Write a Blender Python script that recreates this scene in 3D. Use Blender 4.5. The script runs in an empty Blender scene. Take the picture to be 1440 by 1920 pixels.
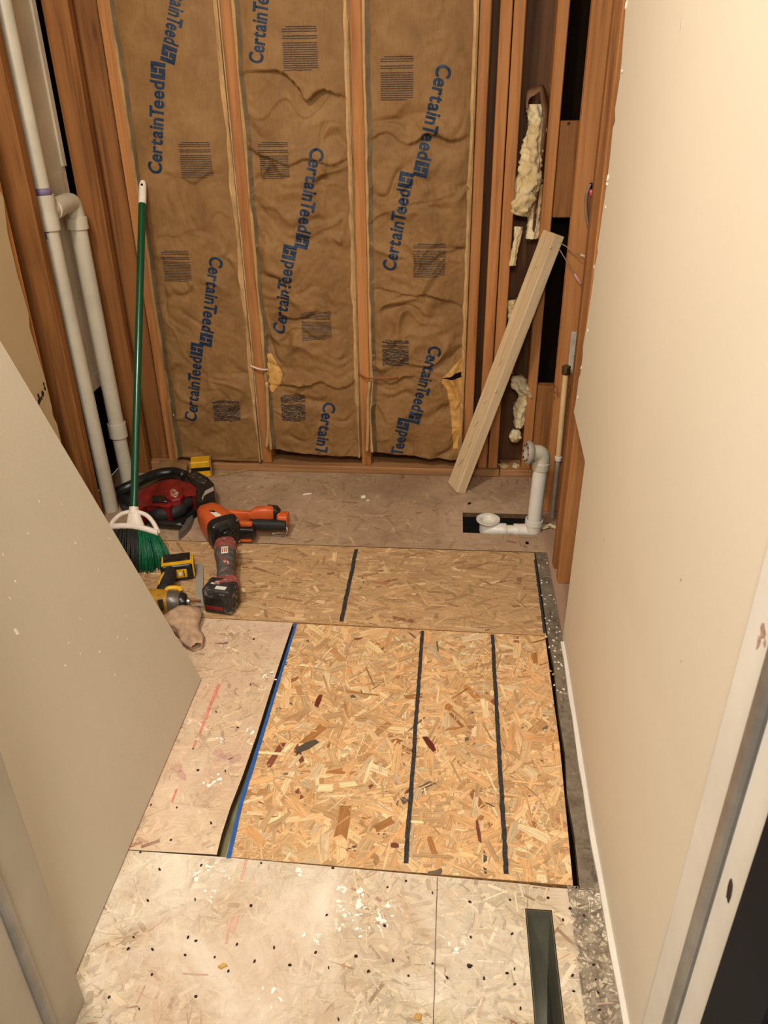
import bpy, bmesh, math, random
import numpy as np
from mathutils import Vector, Matrix, noise

C = bpy.context.scene.collection
V = Vector
random.seed(4)

# ------------------------------------------------------------------ camera
FPX, CX, CY, H = 1472.0, 720.0, 960.0, 1.40
_dn = V((37.0, 2680.0, FPX)).normalized()
_y = V((137.0, -810.0, FPX)); _y = (_y - _dn * _y.dot(_dn)).normalized()
_up = -_dn
_x = _y.cross(_up)
if _x.x < 0: _x = -_x
RM = Matrix((_x, _y, _up))                      # rows: room axes seen from the camera (x right, y down, z forward)
def ray(px, py): return RM @ V((px - CX, py - CY, FPX))
def F(px, py, z=0.0):                           # point of a horizontal plane
    r = ray(px, py); return V((0, 0, H)) + r * ((z - H) / r.z)
def PY(px, py, Y):                              # point of a plane parallel to the back wall
    r = ray(px, py); return V((0, 0, H)) + r * (Y / r.y)
def PX(px, py, X):                              # point of a plane parallel to the side walls
    r = ray(px, py); return V((0, 0, H)) + r * (X / r.x)

cam = bpy.data.cameras.new('camera'); camo = bpy.data.objects.new('camera', cam); C.objects.link(camo)
cm = Matrix((RM.col[0], -RM.col[1], -RM.col[2])).transposed()
camo.matrix_world = Matrix.Translation((0, 0, H)) @ cm.to_4x4()
cam.sensor_width = 36; cam.lens = FPX * 36 / 1920; cam.clip_start = 0.02
cam.dof.use_dof = True; cam.dof.focus_distance = 2.2; cam.dof.aperture_fstop = 9.5
bpy.context.scene.camera = camo

# ------------------------------------------------------------------ world, lights, exposure
w = bpy.data.worlds.new('world'); bpy.context.scene.world = w; w.use_nodes = True
w.node_tree.nodes['Background'].inputs[0].default_value = (1.0, 0.97, 0.93, 1)
w.node_tree.nodes['Background'].inputs[1].default_value = 0.42
def area(name, loc, target, size, power, col):
    l = bpy.data.lights.new(name, 'AREA'); l.shape = 'DISK'; l.size = size; l.energy = power; l.color = col
    o = bpy.data.objects.new(name, l); C.objects.link(o); o.location = loc
    o.rotation_euler = (V(target) - V(loc)).to_track_quat('-Z', 'Y').to_euler(); return o
area('ceiling_lamp', (-0.80, 0.92, 2.38), (-0.45, 1.6, 0), 0.24, 28, (1.0, 0.935, 0.85))
area('hall_fill', (-0.1, -0.35, 2.1), (-0.15, 2.0, 0.5), 0.5, 29, (1.0, 0.94, 0.86))  # fill light added behind the doorway to lighten the room, no known fixture
vs = bpy.context.scene.view_settings
vs.view_transform = 'Standard'; vs.look = 'None'; vs.exposure = 0.0; vs.gamma = 1.0; vs.use_curve_mapping = False

# ------------------------------------------------------------------ colour and material helpers
def lin(c):
    return tuple((x / 255 / 12.92 if x / 255 <= 0.04045 else ((x / 255 + 0.055) / 1.055) ** 2.4) for x in c)
def col(c): return lin(c) + (1.0,)

class NT:
    def __init__(s, name, rough=0.6, spec=0.3):
        s.m = bpy.data.materials.new(name); s.m.use_nodes = True; s.t = s.m.node_tree
        s.b = s.t.nodes['Principled BSDF']; s.b.inputs['Roughness'].default_value = rough
        s.b.inputs['Specular IOR Level'].default_value = spec
        s.tc = s.n('ShaderNodeTexCoord')
    def n(s, typ, **kw):
        nd = s.t.nodes.new(typ)
        for k, v in kw.items(): setattr(nd, k, v)
        return nd
    def l(s, a, b): s.t.links.new(a, b)
    def mapping(s, scale, src=None, rot=(0, 0, 0), loc=(0, 0, 0)):
        mp = s.n('ShaderNodeMapping'); mp.inputs['Scale'].default_value = scale
        mp.inputs['Rotation'].default_value = rot; mp.inputs['Location'].default_value = loc
        s.l(src or s.tc.outputs['Object'], mp.inputs[0]); return mp.outputs[0]
    def noise(s, vec, scale, detail=4, rough=0.55, dist=0.0):
        nd = s.n('ShaderNodeTexNoise'); s.l(vec, nd.inputs['Vector'])
        nd.inputs['Scale'].default_value = scale; nd.inputs['Detail'].default_value = detail
        nd.inputs['Roughness'].default_value = rough; nd.inputs['Distortion'].default_value = dist
        return nd.outputs['Fac']
    def voro(s, vec, scale):
        nd = s.n('ShaderNodeTexVoronoi'); s.l(vec, nd.inputs['Vector']); nd.inputs['Scale'].default_value = scale
        return nd.outputs['Distance']
    def ramp(s, fac, stops):
        r = s.n('ShaderNodeValToRGB'); e = r.color_ramp.elements
        while len(e) < len(stops): e.new(0.5)
        for i, (p, c) in enumerate(stops):
            e[i].position = p; e[i].color = c if len(c) == 4 else col(c)
        s.l(fac, r.inputs[0]); return r.outputs[0]
    def mask(s, fac, a, b): return s.ramp(fac, [(a, (0, 0, 0, 1)), (b, (1, 1, 1, 1))])
    def mix(s, fac, a, b, mode='MIX'):
        m = s.n('ShaderNodeMix', data_type='RGBA', blend_type=mode)
        for sock, v in ((m.inputs[0], fac), (m.inputs[6], a), (m.inputs[7], b)):
            if hasattr(v, 'is_linked'): s.l(v, sock)
            elif isinstance(v, (int, float)): sock.default_value = v
            else: sock.default_value = col(v)
        return m.outputs[2]
    def math(s, op, a, b=0.0):
        m = s.n('ShaderNodeMath', operation=op)
        for i, v in enumerate((a, b)):
            if hasattr(v, 'is_linked'): s.l(v, m.inputs[i])
            else: m.inputs[i].default_value = v
        return m.outputs[0]
    def out(s, c=None, bump=None, strength=0.3, dist=0.002, rough=None):
        if c is not None:
            if hasattr(c, 'is_linked'): s.l(c, s.b.inputs['Base Color'])
            else: s.b.inputs['Base Color'].default_value = col(c)
        if bump is not None:
            bp = s.n('ShaderNodeBump'); bp.inputs['Strength'].default_value = strength; bp.inputs['Distance'].default_value = dist
            s.l(bump, bp.inputs['Height']); s.l(bp.outputs[0], s.b.inputs['Normal'])
        if rough is not None: s.l(rough, s.b.inputs['Roughness'])
        return s.m

def plain(name, c, rough=0.5, spec=0.4, metal=0.0, var=0.12, scale=18, wear=None, wear_c=(190, 180, 165)):
    k = NT(name, rough, spec); k.b.inputs['Metallic'].default_value = metal
    n1 = k.noise(k.mapping((1, 1, 1)), scale, 5, 0.6)
    d = tuple(max(0, x * (1 - var)) for x in c); u = tuple(min(255, x * (1 + var)) for x in c)
    cc = k.ramp(n1, [(0.3, d), (0.7, u)])
    if wear:
        cc = k.mix(k.mask(k.noise(k.mapping((1, 1, 1)), 45, 6, 0.7, 0.6), wear, wear + 0.05), cc, wear_c)
    return k.out(cc, n1, 0.08, 0.001)

def wood(name, c1, c2, axis='z', dark=(92, 52, 26), rough=0.62, knots=True, nail=False):
    k = NT(name, rough, 0.25)
    st = {'x': (1.2, 26, 26), 'y': (26, 1.2, 26), 'z': (26, 26, 1.2)}[axis]
    kn = {'x': (1.7, 7, 7), 'y': (7, 1.7, 7), 'z': (7, 7, 1.7)}[axis]
    oi = k.n('ShaderNodeObjectInfo')
    off = k.n('ShaderNodeVectorMath', operation='ADD'); k.l(k.tc.outputs['Object'], off.inputs[0])
    sc = k.math('MULTIPLY', oi.outputs['Random'], 7.0); k.l(sc, off.inputs[1])
    src = off.outputs[0]
    kd = k.voro(k.mapping(kn, src), 1.0)
    g = k.noise(k.mapping(st, src), 1.0, 5, 0.62, 1.2)
    fine = k.noise(k.mapping(tuple(x * 4 for x in st), src), 1.0, 3, 0.6, 0.4)
    mott = k.noise(k.mapping((1, 1, 1), src), 5.0, 3)
    c = k.ramp(g, [(0.28, c2), (0.5, c1), (0.75, tuple(min(255, x * 1.09) for x in c1))])
    c = k.mix(k.math('MULTIPLY', k.mask(fine, 0.52, 0.75), 0.35), c, c2)
    c = k.mix(k.math('MULTIPLY', k.mask(mott, 0.5, 0.8), 0.3), c, c2)
    if knots:
        c = k.mix(k.math('MULTIPLY', k.math('SUBTRACT', 1.0, k.mask(kd, 0.07, 0.30)), 0.5), c, c2)
        c = k.mix(k.math('SUBTRACT', 1.0, k.mask(kd, 0.045, 0.085)), c, dark)
    if nail:
        nd = k.voro(k.mapping((1, 1, 1), src), 9.0)
        c = k.mix(k.math('SUBTRACT', 1.0, k.mask(nd, 0.035, 0.06)), c, (60, 40, 28))
    v = k.ramp(oi.outputs['Random'], [(0, (205, 205, 205)), (1, (255, 255, 255))])
    c = k.mix(0.6, c, v, 'MULTIPLY')
    return k.out(c, fine, 0.15, 0.001)

# ------------------------------------------------------------------ mesh helpers
def obj(name, bm, mats, parent=None, smooth=False, angle=None):
    if not isinstance(mats, (list, tuple)): mats = [mats]
    if parent is not None:
        L = parent.matrix_world.translation if parent.parent is None else parent.parent.matrix_world.translation
        L = V(parent['_base']) if '_base' in parent else V((0, 0, 0))
        bmesh.ops.translate(bm, verts=bm.verts, vec=-L)
    me = bpy.data.meshes.new(name); bm.to_mesh(me); bm.free()
    for m in mats: me.materials.append(m)
    if smooth:
        for p in me.polygons: p.use_smooth = True
    o = bpy.data.objects.new(name, me); C.objects.link(o)
    if parent is not None:
        o.parent = parent
        if '_base' in parent: o['_base'] = parent['_base']
    if smooth and angle:
        me.set_sharp_from_angle(angle=math.radians(angle))
    return o
def thing(name, label, cat, loc, group=None):
    o = bpy.data.objects.new(name, None); C.objects.link(o); o.location = loc; o.empty_display_size = 0.05
    o['label'] = label; o['category'] = cat; o['_base'] = tuple(loc)
    if group: o['group'] = group
    return o
def tag(o, label, cat, group=None):
    o['label'] = label; o['category'] = cat
    if group: o['group'] = group
    return o
def struct(name, bm, mats, label, cat, smooth=False):
    o = obj(name, bm, mats, None, smooth); o['kind'] = 'structure'; o['label'] = label; o['category'] = cat; return o
def B(): return bmesh.new()
def solid(bm, t):
    for f in bm.faces: f.normal_update()
    bmesh.ops.recalc_face_normals(bm, faces=bm.faces)
    return bmesh.ops.solidify(bm, geom=bm.faces[:], thickness=t)

def box(bm, lo, hi, bev=0.0, mi=0, M=None, seg=1):
    x0, y0, z0 = lo; x1, y1, z1 = hi
    vs_ = [bm.verts.new(p) for p in ((x0, y0, z0), (x1, y0, z0), (x1, y1, z0), (x0, y1, z0), (x0, y0, z1), (x1, y0, z1), (x1, y1, z1), (x0, y1, z1))]
    fs = [bm.faces.new([vs_[i] for i in f]) for f in ((0, 3, 2, 1), (4, 5, 6, 7), (0, 1, 5, 4), (1, 2, 6, 5), (2, 3, 7, 6), (3, 0, 4, 7))]
    for f in fs: f.material_index = mi
    if bev:
        es = list({e for f in fs for e in f.edges})
        r = bmesh.ops.bevel(bm, geom=es, offset=bev, segments=seg, affect='EDGES', profile=0.6)
        for f in r['faces']: f.material_index = mi
        vs_ = list({v for f in r['faces'] for v in f.verts} | {v for v in vs_ if v.is_valid})
    if M is not None: bmesh.ops.transform(bm, matrix=M, verts=[v for v in vs_ if v.is_valid])
def prism(bm, pts, z0, z1, bev=0.0, mi=0, seg=2):
    """pts: list of Vector (x, y[, dz]); extruded from z0 to z1"""
    area2 = sum(pts[i][0] * pts[(i + 1) % len(pts)][1] - pts[(i + 1) % len(pts)][0] * pts[i][1] for i in range(len(pts)))
    if area2 < 0: pts = pts[::-1]
    lo = [bm.verts.new((p[0], p[1], z0)) for p in pts]; hi = [bm.verts.new((p[0], p[1], z1)) for p in pts]
    n = len(pts)
    top = bm.faces.new(hi); bot = bm.faces.new(lo[::-1]); fs = [top, bot]
    for i in range(n): fs.append(bm.faces.new((lo[i], lo[(i + 1) % n], hi[(i + 1) % n], hi[i])))
    for f in fs: f.material_index = mi
    if bev:
        r = bmesh.ops.bevel(bm, geom=list(top.edges), offset=bev, segments=seg, affect='EDGES', profile=0.6)
        for f in r['faces']: f.material_index = mi
def tube(bm, pts, r, n=12, mi=0, cap=True):
    pts = [V(p) for p in pts]; rs = r if isinstance(r, (list, tuple)) else [r] * len(pts)
    rings = []; prev = None
    for i, p in enumerate(pts):
        t = (pts[min(i + 1, len(pts) - 1)] - pts[max(i - 1, 0)]).normalized()
        if prev is None:
            a = V((0, 0, 1)) if abs(t.z) < 0.9 else V((1, 0, 0)); u = t.cross(a).normalized()
        else:
            u = (prev - t * prev.dot(t)).normalized()
        prev = u; v = t.cross(u)
        rings.append([bm.verts.new(p + (u * math.cos(2 * math.pi * k / n) + v * math.sin(2 * math.pi * k / n)) * rs[i]) for k in range(n)])
    for a, b in zip(rings, rings[1:]):
        for k in range(n):
            f = bm.faces.new((a[k], a[(k + 1) % n], b[(k + 1) % n], b[k])); f.material_index = mi
    if cap:
        bm.faces.new(rings[0][::-1]).material_index = mi; bm.faces.new(rings[-1]).material_index = mi
def curve(pts, n=8):
    """Catmull-Rom through pts"""
    pts = [V(p) for p in pts]; q = [pts[0]] + pts + [pts[-1]]; o = []
    for i in range(1, len(q) - 2):
        a, b, c, d = q[i - 1:i + 3]
        for k in range(n):
            t = k / n
            o.append(0.5 * ((2 * b) + (c - a) * t + (2 * a - 5 * b + 4 * c - d) * t * t + (3 * b - a - 3 * c + d) * t ** 3))
    o.append(pts[-1]); return o
def lathe(bm, prof, M, n=28, mi=0):
    rings = [[bm.verts.new(M @ V((r * math.cos(2 * math.pi * k / n), r * math.sin(2 * math.pi * k / n), z))) for k in range(n)] for r, z in prof]
    for a, b in zip(rings, rings[1:]):
        for k in range(n): bm.faces.new((a[k], a[(k + 1) % n], b[(k + 1) % n], b[k])).material_index = mi
    return rings
def axisM(p, d):
    return Matrix.Translation(p) @ V(d).to_track_quat('Z', 'Y').to_matrix().to_4x4()
def loft(bm, secs, n=24, mi=0, ex=2.6):
    """secs: (centre, half_u, half_v, u_dir, v_dir); superellipse rings, capped"""
    rings = []
    for c, hu, hv, u, v in secs:
        c, u, v = V(c), V(u).normalized(), V(v).normalized(); ring = []
        for k in range(n):
            a = 2 * math.pi * k / n; ca, sa = math.cos(a), math.sin(a)
            ring.append(bm.verts.new(c + u * (hu * math.copysign(abs(ca) ** (2 / ex), ca)) + v * (hv * math.copysign(abs(sa) ** (2 / ex), sa))))
        rings.append(ring)
    for a, b in zip(rings, rings[1:]):
        for k in range(n): bm.faces.new((a[k], a[(k + 1) % n], b[(k + 1) % n], b[k])).material_index = mi
    bm.faces.new(rings[0][::-1]).material_index = mi; bm.faces.new(rings[-1]).material_index = mi
    bmesh.ops.recalc_face_normals(bm, faces=bm.faces)
def frame(p, u, v, wv):
    return Matrix.Translation(p) @ Matrix((V(u), V(v), V(wv))).transposed().to_4x4()

# ------------------------------------------------------------------ oriented strand board
def clip(poly, reg):
    out = poly
    for i in range(len(reg)):
        a, b = reg[i], reg[(i + 1) % len(reg)]; res = []
        ins = lambda p: (b[0] - a[0]) * (p[1] - a[1]) - (b[1] - a[1]) * (p[0] - a[0]) >= 0
        for j in range(len(out)):
            p, q = out[j], out[(j + 1) % len(out)]; ip, iq = ins(p), ins(q)
            if ip: res.append(p)
            if ip != iq:
                d1 = (b[0] - a[0]) * (p[1] - a[1]) - (b[1] - a[1]) * (p[0] - a[0])
                d2 = (b[0] - a[0]) * (q[1] - a[1]) - (b[1] - a[1]) * (q[0] - a[0]); t = d1 / (d1 - d2)
                res.append((p[0] + (q[0] - p[0]) * t, p[1] + (q[1] - p[1]) * t))
        out = res
        if len(out) < 3: return []
    return out
def ccw(p):
    a = sum(p[i][0] * p[(i + 1) % len(p)][1] - p[(i + 1) % len(p)][0] * p[i][1] for i in range(len(p)))
    return list(p) if a > 0 else list(p)[::-1]

def flakes(bm, reg, z, n, L, W, pal, rng, mi=0, step=1.0e-5, bias=None):
    """strands pressed into the face of a board: thin polygons stacked a few hundredths of a millimetre apart"""
    reg = ccw([(p[0], p[1]) for p in reg])
    x0, x1 = min(p[0] for p in reg), max(p[0] for p in reg); y0, y1 = min(p[1] for p in reg), max(p[1] for p in reg)
    cs = 0.003; gw, gh = int((x1 - x0) / cs) + 3, int((y1 - y0) / cs) + 3
    grid = np.zeros((gh, gw), np.int32)
    uvl = bm.loops.layers.uv.verify(); cl = bm.loops.layers.float_color.get('Col') or bm.loops.layers.float_color.new('Col')
    cum = []; s = 0
    for wgt, c in pal: s += wgt; cum.append((s, c))
    for i in range(n):
        f_ = i / n
        big = 1.0 if f_ < 0.75 else 0.75
        l = rng.uniform(*L) * big; wd = min(rng.uniform(*W) * (0.6 + 0.4 * rng.random()), l * 0.6)
        if rng.random() < 0.5: wd *= 0.28
        a = rng.uniform(0, math.pi) if bias is None or rng.random() < 0.35 else rng.gauss(bias, 0.35)
        cx, cy = rng.uniform(x0, x1), rng.uniform(y0, y1); ca, sa = math.cos(a), math.sin(a)
        j = lambda: rng.uniform(-0.18, 0.18)
        loc = [(-l / 2 * (1 + j()), -wd / 2), (0, -wd / 2 * (1 + j())), (l / 2 * (1 + j()), -wd / 2 * (1 + j() * 2)), (l / 2 * (1 + j()), wd * rng.uniform(-0.2, 0.2)),
               (l / 2 * (1 + j()), wd / 2), (0, wd / 2 * (1 + j())), (-l / 2 * (1 + j()), wd / 2 * (1 + j() * 2)), (-l / 2 * (1 + j()), wd * rng.uniform(-0.2, 0.2))]
        loc = [(p[0], p[1]) for p in loc]
        P_ = clip([(cx + p[0] * ca - p[1] * sa, cy + p[0] * sa + p[1] * ca) for p in loc], reg)
        if len(P_) < 3: continue
        ax0 = max(int((min(p[0] for p in P_) - x0) / cs) - 1, 0); ax1 = min(int((max(p[0] for p in P_) - x0) / cs) + 2, gw)
        ay0 = max(int((min(p[1] for p in P_) - y0) / cs) - 1, 0); ay1 = min(int((max(p[1] for p in P_) - y0) / cs) + 2, gh)
        gx, gy = np.meshgrid(x0 + (np.arange(ax0, ax1)) * cs - cx, y0 + (np.arange(ay0, ay1)) * cs - cy)
        uu, vv = gx * ca + gy * sa, -gx * sa + gy * ca
        mk = (np.abs(uu) < l * 0.6 + 0.003) & (np.abs(vv) < wd * 0.6 + 0.003)
        sub = grid[ay0:ay1, ax0:ax1]
        lv = (sub[mk].max() if mk.any() else 0) + 1
        sub[mk] = lv
        try: f = bm.faces.new([bm.verts.new((p[0], p[1], z + lv * step)) for p in P_])
        except ValueError: continue
        if f.normal.z < 0: f.normal_flip()
        f.material_index = mi
        r = rng.random() * s; c = next(c for t, c in cum if r <= t)
        b_ = rng.uniform(0.86, 1.12); c = lin(tuple(min(255, x * b_) for x in c)); o1, o2 = rng.random() * 9, rng.random() * 9
        for lp in f.loops:
            q = lp.vert.co; dx, dy = q.x - cx, q.y - cy
            lp[uvl].uv = (dx * ca + dy * sa + o1, -dx * sa + dy * ca + o2); lp[cl] = (*c, 1)

def osb_mat(name, base, grain=0.45, paint=None, paint_c=(232, 222, 205), splat=None, grime=None, grime_c=(86, 74, 62), grime_scale=3.0, tint=None, rough=0.7, bumps=0.35):
    k = NT(name, rough, 0.25)
    at = k.n('ShaderNodeAttribute', attribute_name='Col'); uv = k.n('ShaderNodeUVMap')
    c = at.outputs['Color']
    g1 = k.noise(k.mapping((14, 330, 1), uv.outputs[0]), 1.0, 4, 0.65, 0.3)
    g2 = k.noise(k.mapping((40, 900, 1), uv.outputs[0]), 1.0, 2)
    c = k.mix(grain, c, k.ramp(g1, [(0.25, (120, 112, 100)), (0.5, (222, 218, 208)), (0.72, (255, 255, 250))]), 'MULTIPLY')
    c = k.mix(k.math('MULTIPLY', k.mask(g2, 0.60, 0.72), grain * 0.7), c, tuple(x * 0.55 for x in base))
    ob = k.mapping((1, 1, 1))
    spk = k.noise(ob, 120, 3, 0.7)
    c = k.mix(k.math('MULTIPLY', k.mask(spk, 0.64, 0.70), 0.5), c, tuple(x * 0.45 for x in base))
    if tint:
        tn = k.noise(k.mapping((1, 1, 1), loc=(3.1, 1.7, 0)), 2.6, 5, 0.6, 0.4)
        c = k.mix(k.math('MULTIPLY', k.mask(tn, 0.44, 0.68), 0.75), c, tint)
    if paint:
        pn = k.noise(ob, 3.2, 8, 0.68, 0.8)
        c = k.mix(k.math('MULTIPLY', k.mask(pn, paint - 0.16, paint + 0.10), 0.9), c, paint_c)
    if grime:
        gn = k.noise(k.mapping((1, 1, 1), loc=(7, 2, 0)), grime_scale, 9, 0.66, 0.3)
        c = k.mix(k.math('MULTIPLY', k.mask(gn, grime - 0.12, grime + 0.14), 0.8), c, grime_c)
    if splat:
        sn = k.noise(k.mapping((1, 1, 1), loc=(1.3, 5.5, 0)), 26, 5, 0.6, 0.5); big = k.noise(k.mapping((1, 1, 1), loc=(2, 9, 0)), 4.5, 2)
        c = k.mix(k.math('MULTIPLY', k.mask(sn, splat, splat + 0.02), k.mask(big, 0.5, 0.56)), c, (245, 240, 232))
    h = k.math('ADD', k.math('MULTIPLY', g1, 0.6), k.noise(ob, 60, 5, 0.6))
    return k.out(c, h, bumps, 0.0015)

# ------------------------------------------------------------------ materials
M = {}
M['stud'] = wood('stud_wood', (190, 130, 76), (152, 95, 49))
M['stud_dark'] = wood('stud_wood_rough', (160, 106, 58), (112, 68, 34), nail=True)
M['plate'] = wood('plate_wood', (184, 136, 90), (146, 102, 64), 'x')
M['plate_y'] = wood('plate_wood_side', (184, 150, 124), (156, 122, 98), 'y')
M['pine'] = wood('fresh_pine', (230, 203, 162), (212, 180, 134), 'z', dark=(128, 84, 46), knots=True)
M['sheath'] = wood('sheathing', (106, 70, 40), (74, 46, 24))
M['subdirt'] = plain('dark_ground', (34, 28, 22), 0.95, 0.1)
M['wall'] = None
def wallmat(name, c, c2, bump=0.25):
    k = NT(name, 0.55, 0.3)
    n1 = k.noise(k.mapping((1, 1, 1)), 1.6, 4); n2 = k.noise(k.mapping((1, 1, 1)), 170, 4, 0.6); n3 = k.noise(k.mapping((1, 1, 1)), 40, 6, 0.7)
    cc = k.ramp(n1, [(0.3, c2), (0.7, c)])
    cc = k.mix(k.math('MULTIPLY', k.mask(n3, 0.74, 0.78), 0.35), cc, tuple(x * 0.7 for x in c))
    return k.out(cc, n2, bump, 0.0012)
M['wall'] = wallmat('cream_paint', (224, 212, 191), (220, 207, 185))
M['wall_l'] = wallmat('cream_paint_left', (214, 192, 152), (204, 180, 140))
M['greige'] = wallmat('greige_paint', (196, 184, 163), (188, 176, 154), 0.4)
M['white'] = plain('white_trim_paint', (226, 220, 208), 0.45, 0.4, var=0.03, scale=6)
M['jamb'] = plain('greige_jamb_paint', (176, 166, 148), 0.5, 0.4, var=0.05, scale=6)
M['gyp'] = plain('gypsum_core', (236, 228, 212), 0.9, 0.1, var=0.08, scale=60)
M['steel'] = plain('brushed_strip', (150, 150, 150), 0.35, 0.5, metal=0.8, var=0.08)
M['navy'] = plain('dark_slate_paint', (14, 20, 28), 0.6, 0.12, var=0.1)
M['kraft'] = None
k = NT('kraft_paper', 0.62, 0.22)
ob_ = k.mapping((1, 1, 1)); f1 = k.noise(k.mapping((160, 160, 20)), 1.0, 4, 0.6); f2 = k.noise(ob_, 7, 6, 0.65, 0.5); f3 = k.noise(ob_, 2.0, 3)
cc = k.ramp(f2, [(0.25, (118, 85, 50)), (0.5, (141, 105, 63)), (0.78, (162, 124, 80))])
cc = k.mix(k.math('MULTIPLY', k.mask(f1, 0.5, 0.8), 0.35), cc, (102, 72, 40))
cc = k.mix(k.math('MULTIPLY', k.mask(f3, 0.52, 0.7), 0.3), cc, (114, 90, 57))
M['kraft'] = k.out(cc, k.math('ADD', f1, k.math('MULTIPLY', k.noise(ob_, 24, 6, 0.6, 0.6), 0.8)), 0.30, 0.003)
M['flange'] = plain('kraft_flange', (182, 146, 98), 0.6, 0.3, var=0.12, scale=14)
M['flange_shade'] = plain('kraft_flange_shaded', (104, 86, 60), 0.6, 0.3, var=0.15, scale=20)  # darker flange colour paints in the shade strip beside the stud
M['torn'] = plain('bare_facing', (206, 158, 88), 0.6, 0.25, var=0.12, scale=22)
M['ink'] = plain('blue_ink', (24, 47, 72), 0.55, 0.3, var=0.15, scale=60)
M['ink_k'] = plain('black_ink', (62, 54, 54), 0.6, 0.2, var=0.1, scale=80)
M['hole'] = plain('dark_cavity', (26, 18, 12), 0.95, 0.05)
k = NT('fibreglass', 0.9, 0.1)
fn = k.noise(k.mapping((1, 1, 1)), 60, 7, 0.7, 0.8); f2 = k.noise(k.mapping((1, 1, 1)), 12, 4)
cc = k.ramp(f2, [(0.3, (206, 176, 122)), (0.55, (238, 218, 172)), (0.8, (250, 236, 202))])
M['fibre'] = k.out(cc, fn, 0.9, 0.006)
M['paper_dk'] = plain('brown_paper', (128, 92, 66), 0.7, 0.2)
M['pvc'] = plain('white_pvc', (204, 195, 174), 0.38, 0.45, var=0.05, scale=9)
M['pvc_new'] = plain('clean_white_pvc', (226, 220, 208), 0.32, 0.5, var=0.03, scale=9)
M['purple'] = plain('purple_primer', (122, 108, 138), 0.5, 0.4)
M['cpvc'] = plain('tan_cpvc', (222, 186, 134), 0.4, 0.4, var=0.05)
M['brass'] = plain('dull_brass', (120, 100, 66), 0.35, 0.5, metal=0.8)
M['gasket'] = plain('grey_rubber', (158, 148, 136), 0.7, 0.3)
M['galv'] = plain('galvanised_sheet', (120, 117, 100), 0.5, 0.4, metal=0.3, var=0.1, scale=12)
M['panelback'] = plain('pale_back_panel', (208, 198, 176), 0.6, 0.3, var=0.08, scale=4)
M['tape'] = plain('blue_tape', (40, 88, 160), 0.6, 0.3, var=0.08, scale=40)
M['marker'] = plain('black_marker', (54, 52, 52), 0.75, 0.2, var=0.3, scale=150)
M['pinkchalk'] = plain('pink_marking', (214, 170, 150), 0.8, 0.2, var=0.1)
M['redchalk'] = plain('red_chalk', (212, 128, 112), 0.8, 0.2, var=0.12, scale=60)
M['stain'] = plain('mauve_stain', (196, 158, 142), 0.8, 0.2, var=0.08, scale=30)
M['plaster'] = plain('plaster_spots', (246, 240, 230), 0.8, 0.2, var=0.03)
M['screw'] = plain('dark_screw', (52, 42, 34), 0.5, 0.4, metal=0.5)
M['broomgreen'] = plain('green_handle', (8, 72, 44), 0.22, 0.6, var=0.04)
M['broomwhite'] = plain('broom_white_plastic', (232, 220, 204), 0.4, 0.4, var=0.04)
M['bristle_g'] = plain('green_bristle', (18, 96, 62), 0.4, 0.4, var=0.25, scale=90)
M['bristle_k'] = plain('black_bristle', (40, 40, 37), 0.5, 0.4, var=0.25, scale=90)
M['red'] = plain('red_plastic', (122, 26, 26), 0.35, 0.5, var=0.2, scale=30, wear=0.66, wear_c=(150, 90, 80))
M['black'] = plain('black_plastic', (29, 28, 27), 0.32, 0.5, var=0.35, scale=50, wear=0.655, wear_c=(96, 90, 84))
M['blackgrip'] = plain('black_rubber', (36, 36, 35), 0.6, 0.35, var=0.2, scale=60)
M['blackworn'] = plain('worn_black_plastic', (44, 42, 40), 0.45, 0.4, var=0.3, scale=40, wear=0.56, wear_c=(128, 122, 114))
M['greyworn'] = plain('worn_grey_rubber', (82, 80, 76), 0.6, 0.3, var=0.3, scale=60, wear=0.575, wear_c=(160, 106, 98))
M['redworn'] = plain('worn_red_plastic', (142, 78, 72), 0.5, 0.35, var=0.2, scale=40, wear=0.58, wear_c=(214, 190, 176))
M['orange'] = plain('orange_plastic', (208, 94, 44), 0.38, 0.5, var=0.07, scale=20)
M['yellow'] = plain('yellow_plastic', (222, 168, 30), 0.4, 0.45, var=0.08, scale=30)
M['yellowdk'] = plain('dirty_yellow_plastic', (176, 130, 34), 0.45, 0.4, var=0.15, scale=40)
M['gearcase'] = plain('grey_gear_case', (112, 106, 96), 0.4, 0.5, metal=0.5, var=0.12)
M['silver'] = plain('bright_metal', (212, 206, 198), 0.25, 0.5, metal=0.9, var=0.05)
M['copper'] = plain('copper_bit', (150, 92, 62), 0.35, 0.5, metal=0.7)
M['label'] = plain('pale_sticker', (226, 220, 210), 0.5, 0.3, var=0.05)
M['stripgrey'] = plain('grey_flat_bar', (158, 152, 138), 0.5, 0.4, var=0.05)
M['rag'] = plain('beige_cloth', (176, 146, 118), 0.9, 0.1, var=0.15, scale=30)
M['card'] = plain('brown_cardboard', (150, 116, 78), 0.8, 0.2, var=0.1)
M['straw'] = plain('dry_straw', (190, 150, 84), 0.7, 0.2)
M['pinkplastic'] = plain('pink_plastic', (226, 86, 96), 0.4, 0.4)
M['wirewhite'] = plain('pale_wire', (216, 190, 172), 0.5, 0.4)
M['metalplate'] = plain('nail_plate', (200, 192, 178), 0.5, 0.4, metal=0.15, wear=0.6, wear_c=(120, 100, 80))

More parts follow.
